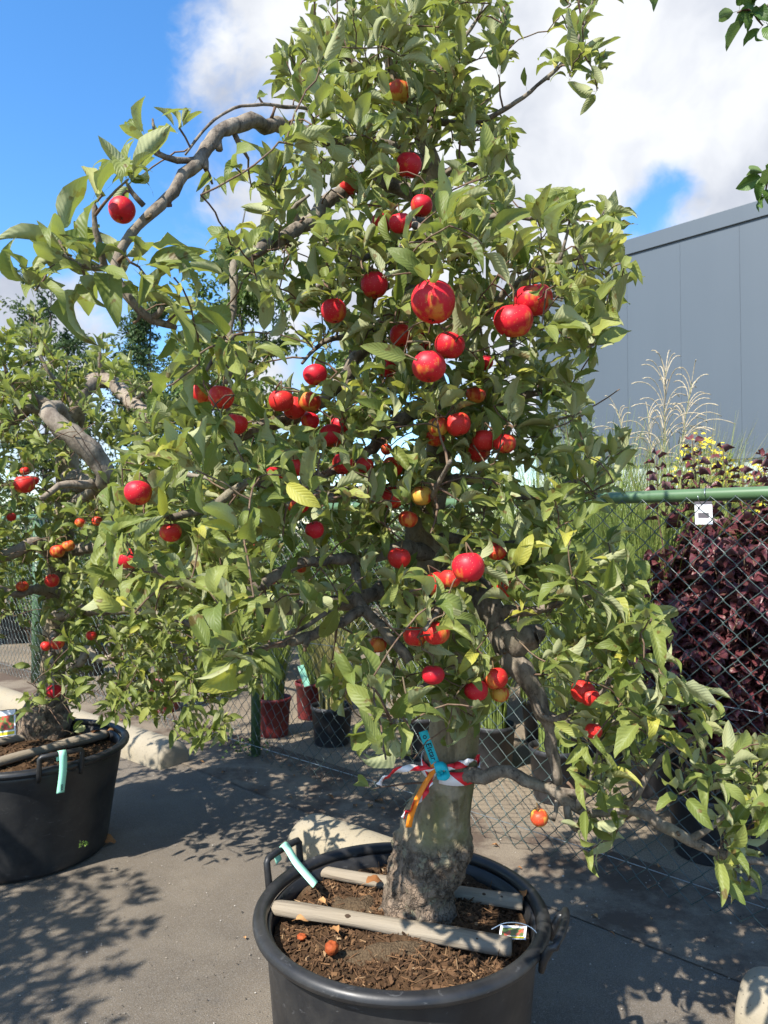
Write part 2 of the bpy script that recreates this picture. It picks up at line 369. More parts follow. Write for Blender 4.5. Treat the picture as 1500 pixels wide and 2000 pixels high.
# ------------------------------------------------------------------ object helpers
ORG = {}
def origin(p): return ORG.get(p.name, np.zeros(3)) if p else np.zeros(3)
def tag(o, label=None, cat=None, group=None, kind=None):
    if label: o['label'] = label
    if cat: o['category'] = cat
    if group: o['group'] = group
    if kind: o['kind'] = kind
    return o
def thing(name, loc, label, cat, group=None):
    o = bpy.data.objects.new(name, None); COL.objects.link(o); o.empty_display_size = .05
    o.location = tuple(loc); ORG[o.name] = np.array(loc, float)
    return tag(o, label, cat, group)
def mk(name, V, F, mat, parent=None, uv=None, rnd=None, smooth=True, base=None):
    """V world coords -> object with its origin at the parent's base (or at `base`)"""
    V = np.asarray(V, float).reshape(-1, 3)
    org = origin(parent) if parent else (np.array(base, float) if base is not None else np.zeros(3))
    me = bpy.data.meshes.new(name)
    if isinstance(F, np.ndarray):
        k = F.shape[1]
        me.vertices.add(len(V)); me.vertices.foreach_set('co', (V - org).astype(np.float32).ravel())
        me.loops.add(F.size); me.loops.foreach_set('vertex_index', F.astype(np.int32).ravel())
        me.polygons.add(len(F)); me.polygons.foreach_set('loop_start', np.arange(0, F.size, k, dtype=np.int32))
        me.update(calc_edges=True)
    else:
        me.from_pydata((V - org).tolist(), [], F)
    if uv is not None:
        lay = me.uv_layers.new(name='UVMap')
        li = np.empty(len(me.loops), np.int32); me.loops.foreach_get('vertex_index', li)
        lay.data.foreach_set('uv', np.asarray(uv, np.float32)[li].ravel())
    if rnd is not None:
        a = me.attributes.new('rnd', 'FLOAT', 'POINT'); a.data.foreach_set('value', np.asarray(rnd, np.float32))
    me.polygons.foreach_set('use_smooth', np.full(len(me.polygons), smooth))
    me.materials.append(MATS[mat]); me.validate(); me.update()
    o = bpy.data.objects.new(name, me); COL.objects.link(o)
    if parent is None: o.location = tuple(org)
    else: o.parent = parent
    ORG[o.name] = org
    return o

class MB:
    """collects pieces of geometry"""
    def __init__(s): s.V = []; s.F = []; s.UV = []; s.RN = []; s.n = 0
    def add(s, V, F, uv=None, rnd=0.0):
        V = np.asarray(V, float).reshape(-1, 3)
        s.V.append(V); s.F += [tuple(i + s.n for i in f) for f in F]
        s.UV.append(np.zeros((len(V), 2)) if uv is None else np.asarray(uv)); s.RN.append(np.full(len(V), rnd)); s.n += len(V)
        return s
    def build(s, name, mat, parent=None, smooth=True, base=None):
        return mk(name, np.concatenate(s.V), s.F, mat, parent, np.concatenate(s.UV), np.concatenate(s.RN), smooth, base)

def catmull(P, step):
    P = np.asarray(P, float); out = []
    Q = np.vstack([2 * P[0] - P[1], P, 2 * P[-1] - P[-2]])
    for i in range(1, len(Q) - 2):
        a, b, c, d = Q[i - 1:i + 3]
        n = max(2, int(np.linalg.norm((c - b)[:3]) / step))
        for t in np.arange(n) / n:
            out.append(.5 * (2 * b + (c - a) * t + (2 * a - 5 * b + 4 * c - d) * t * t + (3 * b - a - 3 * c + d) * t ** 3))
    out.append(P[-1]); return np.array(out)
def tube(P, rad, sides=8, cap=True, wob=0.0, seed=0, ell=None):
    P = np.asarray(P, float); n = len(P); rad = np.broadcast_to(np.asarray(rad, float), (n,))
    T = np.gradient(P, axis=0); T /= np.linalg.norm(T, axis=1)[:, None] + 1e-12
    a = np.array([0, 0, 1.]) if abs(T[0][2]) < .9 else np.array([1., 0, 0])
    N = np.cross(T[0], a); N /= np.linalg.norm(N)
    V = []; ang = np.arange(sides) / sides * 2 * math.pi
    for i in range(n):
        N = N - T[i] * N.dot(T[i]); N /= np.linalg.norm(N) + 1e-12
        B = np.cross(T[i], N)
        rr = np.full(sides, rad[i])
        if wob:
            for k in range(sides):
                q = P[i] + (N * math.cos(ang[k]) + B * math.sin(ang[k])) * rad[i]
                rr[k] *= 1 + wob * mnoise.noise(Vector(q * (2.2 / max(rad.max(), .004)) * .35 + seed))+ wob * .5 * mnoise.noise(Vector(q * 45 + seed))
        V.append(P[i] + (np.outer(np.cos(ang), N) + np.outer(np.sin(ang), B)) * rr[:, None])
    V = np.concatenate(V); F = []
    for i in range(n - 1):
        for k in range(sides):
            k2 = (k + 1) % sides
            F.append((i * sides + k, i * sides + k2, (i + 1) * sides + k2, (i + 1) * sides + k))
    if cap:
        F.append(tuple(range(sides - 1, -1, -1))); F.append(tuple((n - 1) * sides + k for k in range(sides)))
    return V, F
def boxv(x0, x1, y0, y1, z0, z1, bev=0):
    V = [(x, y, z) for z in (z0, z1) for y in (y0, y1) for x in (x0, x1)]
    F = [(0, 2, 3, 1), (4, 5, 7, 6), (0, 1, 5, 4), (2, 6, 7, 3), (0, 4, 6, 2), (1, 3, 7, 5)]
    return np.array(V, float), F
def orient(V, o, ex, ey, ez=(0, 0, 1)):
    return np.asarray(o) + V[:, :1] * np.asarray(ex) + V[:, 1:2] * np.asarray(ey) + V[:, 2:3] * np.asarray(ez)
def lathe(prof, sides=48):
    a = np.arange(sides) / sides * 2 * math.pi
    V = np.concatenate([np.stack([r * np.cos(a), r * np.sin(a), np.full(sides, z)], 1) for r, z in prof])
    F = [(i * sides + k, i * sides + (k + 1) % sides, (i + 1) * sides + (k + 1) % sides, (i + 1) * sides + k) for i in range(len(prof) - 1) for k in range(sides)]
    return V, F
def ribbon(P, width_vec, uv_len=None, thick=0.0006):
    """thin closed strip along P; width_vec (n,3) half-width vectors"""
    P = np.asarray(P, float); W = np.broadcast_to(np.asarray(width_vec, float), P.shape)
    T = np.gradient(P, axis=0); Nn = np.cross(T, W); Nn /= np.linalg.norm(Nn, axis=1)[:, None] + 1e-12
    n = len(P); V = np.concatenate([P - W + Nn * thick, P + W + Nn * thick, P + W - Nn * thick, P - W - Nn * thick])
    F = []
    for i in range(n - 1):
        for a, b in ((0, 1), (1, 2), (2, 3), (3, 0)):
            F.append((a * n + i, b * n + i, b * n + i + 1, a * n + i + 1))
    F.append((0, 3 * n, 2 * n, n)); F.append((n - 1, 2 * n - 1, 3 * n - 1, 4 * n - 1))
    s = np.concatenate([[0], np.cumsum(np.linalg.norm(np.diff(P, axis=0), axis=1))])
    if uv_len: s = s / uv_len
    uv = np.concatenate([np.stack([s, np.full(n, v)], 1) for v in (0, 1, 1, 0)])
    return V, F, uv
def unit(v): v = np.asarray(v, float); return v / (np.linalg.norm(v, axis=-1, keepdims=True) + 1e-12)

# ------------------------------------------------------------------ leaves
ROWS = np.array([-.26, 0, .06, .17, .32, .48, .64, .79, .91, 1.0])
WID = np.array([.035, .04, .42, .76, .96, 1.0, .88, .64, .34, .02])
def leaf_arrays(base, d, up, L, asp=.52, curl=None, fold=None, wave=None, twist=None, cols=5, lobes=False, petiole=True, rows=ROWS, wid=WID):
    """base,d,up: (N,3).  returns V (N,R,C,3), uv (R,C,2), faces (per leaf)"""
    N = len(base)
    d = unit(d); up = up - d * (up * d).sum(1, keepdims=True); up = unit(up); sd = np.cross(up, d)
    Rr = len(rows); vs = np.linspace(-1, 1, cols)
    curl = np.abs(rng.normal(.75, .5, N)) if curl is None else np.broadcast_to(curl, (N,))
    fold = rng.uniform(.30, 1.10, N) if fold is None else np.broadcast_to(fold, (N,))
    wave = rng.uniform(.03, .24, N) if wave is None else np.broadcast_to(wave, (N,))
    twist = rng.normal(0, .55, N) if twist is None else np.broadcast_to(twist, (N,))
    ph = rng.uniform(0, 6.28, N); k = rng.uniform(1.2, 2.4, N)
    X = np.zeros((N, Rr)); Z = np.zeros((N, Rr))
    for i in range(1, Rr):
        um = max(0, (rows[i] + rows[i - 1]) / 2); a = -curl * um ** 1.25 * 1.5 + .25 * curl
        du = rows[i] - rows[i - 1]
        X[:, i] = X[:, i - 1] + np.cos(a) * du; Z[:, i] = Z[:, i - 1] + np.sin(a) * du
    u = np.clip(rows, 0, 1)
    w = wid[None, :] * asp / 2 * (1 + rng.uniform(-.08, .08, (N, Rr)))
    yy = w[:, :, None] * vs[None, None, :]
    zz = np.abs(yy) * np.tan(fold)[:, None, None] * .8
    yy = yy * np.cos(fold * .6)[:, None, None]
    zz = zz + (np.abs(vs) ** 1.5)[None, None, :] * wave[:, None, None] * .5 * w[:, :, None] / .26 * \
        np.sin(ph[:, None, None] + k[:, None, None] * 6.28 * u[None, :, None] + np.where(vs > 0, 1.3, 0)[None, None, :])
    tw = twist[:, None, None] * u[None, :, None]
    y2 = yy * np.cos(tw) - zz * np.sin(tw); z2 = yy * np.sin(tw) + zz * np.cos(tw)
    xx = np.broadcast_to(X[:, :, None], y2.shape) - rows[0] * 0
    z2 = z2 + Z[:, :, None]
    V = base[:, None, None, :] + L[:, None, None, None] * (xx[..., None] * d[:, None, None, :] + y2[..., None] * sd[:, None, None, :] + z2[..., None] * up[:, None, None, :])
    uv = np.stack(np.broadcast_arrays(u[:, None], (vs[None, :] + 1) / 2), -1)
    F = np.array([(i * cols + j, (i + 1) * cols + j, (i + 1) * cols + j + 1, i * cols + j + 1) for i in range(Rr - 1) for j in range(cols - 1)])
    return V, uv, F
def leaf_stuff(name, V, uv, F, mat, parent, rnd, **kw):
    N, Rr, C, _ = V.shape
    FF = (F[None] + (np.arange(N) * Rr * C)[:, None, None]).reshape(-1, 4)
    return tag(mk(name, V.reshape(-1, 3), FF, mat, parent, np.tile(uv.reshape(-1, 2), (N, 1)), np.repeat(rnd, Rr * C)), kind='stuff')
def leaf_parts(name, V, uv, F, mat, parent, rnd):
    for i in range(len(V)):
        mk(name, V[i].reshape(-1, 3), F, mat, parent, uv.reshape(-1, 2), np.full(V[i].shape[0] * V[i].shape[1], rnd[i]))

# ------------------------------------------------------------------ ground
FA = np.array([1.372, 2.56, 0.0]); FU = unit(np.array([-2.219, 2.0, 0])); FN = np.array([-FU[1], FU[0], 0.0])   # fence line; FN points to the yard side
if FN[1] > 0: FN = -FN
def fpt(t, off=0.0, z=0.0): return FA + FU * t + FN * off + np.array([0, 0, z])
S = 300.0
V = np.array([(-S, -S, 0), (S, -S, 0), (S, S, 0), (-S, S, 0)], float)
tag(mk('ground', V, [(0, 1, 2, 3)], 'asphalt', smooth=False), 'grey weathered asphalt yard', None, None, 'structure')
q = [fpt(-8, .36, .004), fpt(-8, -.25, .004), fpt(40, -.25, .004), fpt(40, .36, .004)]
tag(mk('concrete_edge_strip', q, [(0, 1, 2, 3)], 'edge', smooth=False), 'dirty concrete strip under the chain-link fence', None, None, 'structure')
q = [fpt(-8, -.25, .004), fpt(-8, -15, .004), fpt(40, -15, .004), fpt(40, -.25, .004)]
tag(mk('nursery_pavement', q, [(0, 1, 2, 3)], 'paving', smooth=False), 'sandy pavement behind the chain-link fence', None, None, 'structure')

# ------------------------------------------------------------------ grey building
BA = np.array([6.43, 12.0, 0.0]); BU = unit(np.array([-1.02, 1.0, 0])); BN = np.array([-BU[1], BU[0], 0]);
if BN[1] > 0: BN = -BN
BH, BW = 7.02, 2.77
bld = thing('warehouse_building', BA, 'long dark grey warehouse with flat cladding panels behind the nursery plants', 'building')
t_end = 4.45
pw = 1.02; ts = np.arange(t_end, -9.0, -pw)
for k, t1 in enumerate(ts):
    t0 = t1 - pw
    V, F = boxv(t0 + .0015, t1 - .0015, -.06 - .0008 * (k % 2), .012, BW, BH - .318)
    mk('panel', orient(V, BA, BU, -BN), F, 'clad', bld, smooth=False)
V, F = boxv(-9.9, t_end - .02, .02, 9.0, .0, BH - .12); mk('wall', orient(V, BA, BU, -BN), F, 'clad', bld, smooth=False)
V, F = boxv(-9.9, t_end + .05, -.10, 9.05, BH - .28, BH); mk('roof_trim', orient(V, BA, BU, -BN), F, 'clad', bld, smooth=False)
V, F = boxv(-9.9, t_end + .02, -.055, .0, BH - .315, BH - .281); mk('shadow_gap', orient(V, BA, BU, -BN), F, 'trim', bld, smooth=False)
V, F = boxv(-9.9, t_end, -.085, .0, BW - .10, BW - .003); mk('window_head', orient(V, BA, BU, -BN), F, 'trim', bld, smooth=False)
V, F = boxv(-9.9, t_end, -.07, .0, .0, .75); mk('plinth', orient(V, BA, BU, -BN), F, 'trim', bld, smooth=False)
for k, t1 in enumerate(np.arange(t_end, -9, -1.35)):
    V, F = boxv(t1 - 1.30, t1 - .05, -.03, .0, .755, BW - .105)
    w = mk('window', orient(V, BA, BU, -BN), F, 'pane', bld, smooth=False)
    V, F = boxv(t1 - .05, t1, -.075, .0, .755, BW - .105); mk('mullion', orient(V, BA, BU, -BN), F, 'trim', w, smooth=False)

# ------------------------------------------------------------------ chain-link fence
FH = 1.56
fence = thing('chain_link_fence', fpt(0), 'green chain-link fence with round top rail behind the potted trees', 'fence')
V, F = tube([fpt(t, 0, FH) for t in np.linspace(-4, 14, 40)], .0245, 16); mk('top_rail', V, F, 'rail', fence)
for t, r in ((-1.9, .031), (2.985, .031), (6.3, .052), (9.8, .031)):
    V, F = tube([fpt(t, -.045, 0), fpt(t, -.045, FH - .02)], r, 20); mk('post', V, F, 'rail', fence)
PV = .0425
def chain(s0, s1, z0, z1, rad):
    b = MB(); nk = int((s1 - s0) / PV); nj = int((z1 - z0) / PV)
    VV, FF = [], []; off = 0
    for k in range(nk):
        pts = []
        for j in range(nj + 1):
            side = (j + k) % 2
            s = s0 + (k + side) * PV
            wv = .006 * math.sin(s * 3.1) * math.sin(j * .35) + .004 * math.sin(s * 7 + j * .5)
            zz = z0 + j * PV + .010 * math.sin(s * 2.3) * (1 - j / nj) + .003 * math.sin(s * 11)
            sx = s + (.0025 if side == 0 else -.0025) * -1 + wv * .5
            pts.append(fpt(sx, .030 + wv + (.0035 if (j % 2) else -.0035), zz))
        pts = np.array(pts)
        # hooked ends
        n = len(pts)
        T = np.gradient(pts, axis=0); T = unit(T)
        # per segment square prism
        for a, c in zip(pts[:-1], pts[1:]):
            d = unit(c - a); nn = unit(np.cross(d, FN)); bb = FN
            ring = np.array([nn, bb, -nn, -bb]) * rad
            VV.append(np.concatenate([a - d * rad * .6 + ring, c + d * rad * .6 + ring]))
    VV = np.array(VV); N = len(VV)
    f = np.array([(0, 1, 5, 4), (1, 2, 6, 5), (2, 3, 7, 6), (3, 0, 4, 7)])
    return VV.reshape(-1, 3), (f[None] + (np.arange(N) * 8)[:, None, None]).reshape(-1, 4)
V, F = chain(-1.6, 10.5, .02, FH + .012, .00195)
tag(mk('wire_mesh', V, F, 'wire', fence), kind='stuff')
for z in (.10, .78):
    V, F = tube([fpt(t, .026, z + .012 * math.sin(t * 1.3)) for t in np.linspace(-3, 12, 60)], .0019, 6); mk('tension_wire', V, F, 'steel', fence)
for t in np.arange(-1.2, 9, .36):
    a = np.linspace(0, 2 * math.pi, 18); tt = t + rng.uniform(-.05, .05)
    V, F = tube([fpt(tt + .004 * x, .031 * math.cos(x) + .004, FH + .031 * math.sin(x) - .004) for x in a], .0018, 5); mk('tie_wire', V, F, 'steel', fence)

# ------------------------------------------------------------------ concrete wheel stops
def wheel_stop(p0, p1, label, w=.115, h=.15, seed=0):
    p0 = np.array(p0, float); p1 = np.array(p1, float); e = unit(p1 - p0); sdv = np.array([-e[1], e[0], 0]); Ln = np.linalg.norm(p1 - p0)
    th = np.linspace(0, math.pi, 19)
    prof = [(math.cos(t) * w * (1 - .10 * math.sin(t)), .05 + (h - .05) * math.sin(t) ** .85) for t in th]
    prof = [(w * 1.02, 0)] + prof + [(-w * 1.02, 0)]
    ss = []; rr = .10
    for x in np.linspace(0, 1, 7): ss.append((.075 * (1 - math.cos(x * math.pi / 2)), .62 + .38 * math.sin(x * math.pi / 2)))
    body = [(x, 1.0) for x in np.linspace(rr, Ln - rr, 14)[1:-1]]
    allr = ss + body + [(Ln - a, b) for a, b in ss[::-1]]
    V = []
    for s_, k in allr:
        for (a, b) in prof:
            p = p0 + e * s_ + sdv * a * (.55 + .45 * k) + np.array([0, 0, b * k])
            nz = mnoise.noise(Vector(p * 14 + seed)) * .0018
            V.append(p + np.array([nz, nz, nz * (b > .01)]))
    n = len(prof); F = [(i * n + k, i * n + k + 1, (i + 1) * n + k + 1, (i + 1) * n + k) for i in range(len(allr) - 1) for k in range(n - 1)]
    F += [tuple(range(n - 1, -1, -1)), tuple((len(allr) - 1) * n + k for k in range(n))]
    return tag(mk('concrete_wheel_stop', V, F, 'stop', base=p0), label, 'wheel stop', 'concrete wheel stops along the fence')
SU = unit(np.array([-.80, .64, 0]))
a = np.array([-1.27, 4.40, 0]); wheel_stop(a, a + SU * 2.6, 'long tan concrete wheel stop behind the smaller-leaved potted tree', seed=2)
a = np.array([-.37, 3.30, 0]); wheel_stop(a, a - SU * .95, 'tan concrete wheel stop running behind the trunk of the big apple tree', seed=5)
a = np.array([1.055, 2.15, 0]); wheel_stop(a, a - SU * 1.0, 'concrete wheel stop with only its rounded end beside the dappled asphalt', seed=9)

# ------------------------------------------------------------------ tubs
def tub(c, Rr, H, label, handles, scale=1.0, dent=None, soil_z=None, rb=None):
    c = np.array(c, float); t = thing('planter_tub', c, label, 'planter', 'black planter tubs')
    rb = rb or Rr * .80
    sides = 96
    prof = [(.0, .004), (rb - .02, .004), (rb - .004, .010), (rb, .022), (rb + (Rr - .03 - rb) * .5, H * .5), (Rr - .032, H - .075), (Rr - .030, H - .045), (Rr - .030, H - .02), (Rr - .04, H - .02), (Rr - .045, H - .06), (Rr - .055, H - .13)]
    dens_ = []
    for (r0, z0), (r1, z1) in zip(prof[:-1], prof[1:]):
        n = max(1, int(math.hypot(r1 - r0, z1 - z0) / .03))
        dens_ += [(r0 + (r1 - r0) * i / n, z0 + (z1 - z0) * i / n) for i in range(n)]
    dens_.append(prof[-1])
    V, F = lathe(dens_, sides)
    for i in range(len(V)):
        x, y, z = V[i]; r = math.hypot(x, y)
        if r > 1e-4:
            k = 1 + .006 * mnoise.noise(Vector((x * 3, y * 3, z * 3 + c[0])))
            if dent:
                ang = math.atan2(y, x); da = (ang - dent[0]); k -= .045 * math.exp(-(da / .16) ** 2 - ((z - dent[1]) / .05) ** 2); k += .02 * math.exp(-(da / .22) ** 2 - ((z - dent[1] - .09) / .05) ** 2)
            V[i, :2] *= k
    mk('tub_body', V + c, F, 'plastic', t)
    rp = []
    for a in np.linspace(0, 2 * math.pi, 17): rp.append((Rr - .014 + .0185 * math.cos(a), H - .012 + .0165 * math.sin(a)))
    V, F = lathe(rp[:-1] + rp[:1], sides)
    for i in range(len(V)):
        x, y, z = V[i]; V[i, :2] *= 1 + .004 * mnoise.noise(Vector((x * 4, y * 4, c[0] * 3)))
    rim = mk('rim', V + c, F, 'plastic', t)
    for (ang, lift, out) in handles:
        b = MB(); ha = .19
        def rp_(a, o, z): return c + np.array([math.cos(a) * (Rr + o), math.sin(a) * (Rr + o), z])
        pts = [rp_(ang - ha, .002, H - .048), rp_(ang - ha, .008, H - .02), rp_(ang - ha, .008 + out * .5, H + lift * .5), rp_(ang - ha, out + .004, H + lift - .006), rp_(ang - ha * .93, out + .004, H + lift + .002), rp_(ang - ha * .4, out + .004, H + lift + .003), rp_(ang + ha * .4, out + .004, H + lift + .003), rp_(ang + ha * .93, out + .004, H + lift + .002), rp_(ang + ha, out + .004, H + lift - .006), rp_(ang + ha, .008 + out * .5, H + lift * .5), rp_(ang + ha, .008, H - .02), rp_(ang + ha, .002, H - .048)]
        V, F = tube(pts, [.007, .0105, .0095, .0095, .0095, .0105, .0105, .0095, .0095, .0095, .0105, .007], 12); b.add(V, F)
        b.build('handle', 'plastic', t)
    # soil inside
    sz = soil_z
    V = []; F = []; nr = 34; ns = 110
    for i in range(nr + 1):
        r = (Rr - .05) * i / nr
        for k in range(ns):
            a = 2 * math.pi * k / ns; p = Vector((c[0] + r * math.cos(a), c[1] + r * math.sin(a), 0))
            zz = sz + .016 * mnoise.noise(p * 7) + .010 * mnoise.noise(p * 22) + .007 * mnoise.noise(p * 60) + .022 * math.exp(-(r / .16) ** 2)
            V.append((p.x, p.y, zz))
    F = [(i * ns + k, (i + 1) * ns + k, (i + 1) * ns + (k + 1) % ns, i * ns + (k + 1) % ns) for i in range(nr) for k in range(ns)]
    so_ = mk('potting_soil', V, F, 'soil', None, base=(c[0], c[1], sz))
    tag(so_, 'dark brown potting soil filling ' + ('the tub with the mint tag lying inward' if c[0] > -.5 else 'the tub under the knotted trunk' if c[1] > 2 else 'a tub beside the yard'), 'soil', None, 'stuff')
    return t, so_
MC = np.array([.045, 1.885, 0.]); MR, MH = .375, .455; MSZ = .402
tubA, soilA = tub(MC, MR, MH, 'large black plastic tub holding the big red-apple tree on its thick peeling trunk', [(R(150), .055, .012), (R(-22), .026, .034)], soil_z=MSZ, rb=.315)
LC = np.array([-1.605, 3.25, 0.]); LR, LH = .43, .47; LSZ = .405
tubB, soilB = tub(LC, LR, LH, 'dented black plastic tub holding the tree with the knobbly swollen base', [(R(-47), .052, .010), (R(133), .052, .010)], dent=(R(-8), .27), soil_z=LSZ, rb=.345)

def soil_height(x, y, c, sz):
    p = Vector((x, y, 0)); r = math.hypot(x - c[0], y - c[1])
    return sz + .016 * mnoise.noise(p * 7) + .010 * mnoise.noise(p * 22) + .007 * mnoise.noise(p * 60) + .022 * math.exp(-(r / .16) ** 2)
def litter(c, Rr, sz, n, label):
    b = MB()
    for i in range(n):
        r = (Rr - .065) * math.sqrt(rng.random()); a = rng.uniform(0, 6.283)
        x, y = c[0] + r * math.cos(a), c[1] + r * math.sin(a); zz = soil_height(x, y, c, sz)
        kind = rng.random()
        e = unit(rng.normal(0, 1, 3) * (1, 1, .3)); f = unit(np.cross(e, rng.normal(0, 1, 3) * (1, 1, .2) + (0, 0, .6))); g = np.cross(e, f)
        if kind < .72:
            l, w, h = rng.uniform(.0015, .0065), rng.uniform(.0012, .0038), rng.uniform(.001, .003)
        elif kind < .9: l, w, h = rng.uniform(.012, .035), .0011, .0009
        else: l, w, h = rng.uniform(.006, .013), rng.uniform(.003, .006), .0015
        V, F = boxv(-l, l, -w, w, -h, h); V *= 1 + rng.uniform(-.35, .2, V.shape)
        b.add(orient(V, (x, y, zz + h * .7 + .002), e, f, g), F, rnd=float(np.clip(rng.beta(1.1, 3.6) + (.28 if kind > .72 else 0), 0, 1)))
    o = b.build('bark_litter', 'litter', None, False, base=(c[0], c[1], sz)); tag(o, label, 'litter', None, 'stuff')
litter(MC, MR, MSZ, 3400, 'bark chips and straw bits scattered on the soil around the peeling trunk')
litter(LC, LR, LSZ, 900, 'bark chips scattered on the soil around the knobbly trunk')

# wooden stakes (half-round, split)
def stake(a, b_, r, label, knots=(), seed=0, flat_=.72):
    a = np.array(a, float); b_ = np.array(b_, float); e = unit(b_ - a); sd = unit(np.cross((0, 0, 1.), e)); up = np.cross(e, sd)
    n = 46; k = 16; V = []
    for i in range(n + 1):
        t = i / n; p = a + (b_ - a) * t
        rr = r * (1 + .06 * math.sin(t * 9 + seed) + .05 * mnoise.noise(Vector((t * 5, seed, 0)))) * (.86 + .2 * t)
        endk = .93 if i in (0, n) else 1
        p = p + up * .006 * math.sin(t * 3.1 + seed) + (e * 0)
        for j in range(k):
            an = 2 * math.pi * j / k
            q = p + (sd * math.cos(an) + up * math.sin(an) * flat_) * rr * endk
            q = q + (sd * math.cos(an) + up * math.sin(an)) * .0022 * mnoise.noise(Vector((t * 4, an * 3, seed * 3.3)))+ (e * .006 * mnoise.noise(Vector((an * 2, seed, 7))) if i in (0, n) else 0)
            V.append(q)
    F = [(i * k + j, i * k + (j + 1) % k, (i + 1) * k + (j + 1) % k, (i + 1) * k + j) for i in range(n) for j in range(k)]
    F += [tuple(range(k - 1, -1, -1)), tuple(n * k + j for j in range(k))]
    o = mk('wooden_stake', V, F, 'stake', base=(a + b_) / 2); ang = math.atan2(e[1], e[0])
    # turn the local axes along the grain
    from mathutils import Matrix
    o.data.transform(Matrix.Rotation(-ang, 4, 'Z')); o.rotation_euler.z = ang
    tag(o, label, 'stake', 'weathered stakes laid across the tubs')
    for t in knots:
        p = a + (b_ - a) * t; rr = r * .98
        dirv = unit(np.array([0, -.75, .62])); c0 = p + up * .006 * math.sin(t * 3.1 + seed) + dirv * rr * .84
        th = np.linspace(0, 6.283, 9)[:-1]; ex = e; ey = np.cross(dirv, e)
        Vk = np.concatenate([[c0 + dirv * .0035], [c0 + (ex * math.cos(x) * .009 + ey * math.sin(x) * .006) - dirv * .002 for x in th]])
        kn = mk('knot', Vk, [(0, 1 + i, 1 + (i + 1) % 8) for i in range(8)], 'knot')
        kn.location = (0, 0, 0); kn.parent = o; kn.matrix_parent_inverse = o.matrix_world.inverted() if False else Matrix.Rotation(-ang, 4, 'Z') @ Matrix.Translation(-Vector((a + b_) / 2))
    return o
def at_h(px, py, h):
    d = ray(px, py); return d * ((h - EYE) / d[2]) + np.array([0, 0, EYE])
stake(at_h(536, 1776, .428), at_h(1000, 1846, .432), .0265, 'pale weathered stake lying across the tub in front of the peeling trunk', (.33, .86), 1)
stake(at_h(622, 1697, .424), at_h(1022, 1766, .426), .025, 'grey cracked stake passing behind the peeling trunk in the same tub', (.82, .9), 4)
stake(at_h(-60, 1508, .435), at_h(205, 1432, .435), .030, 'brown stake in front of the knobbly trunk reaching to the tub rim', (), 7)
stake(at_h(-60, 1462, .425), at_h(160, 1412, .425), .028, 'dark brown stake behind the knobbly trunk', (), 9)

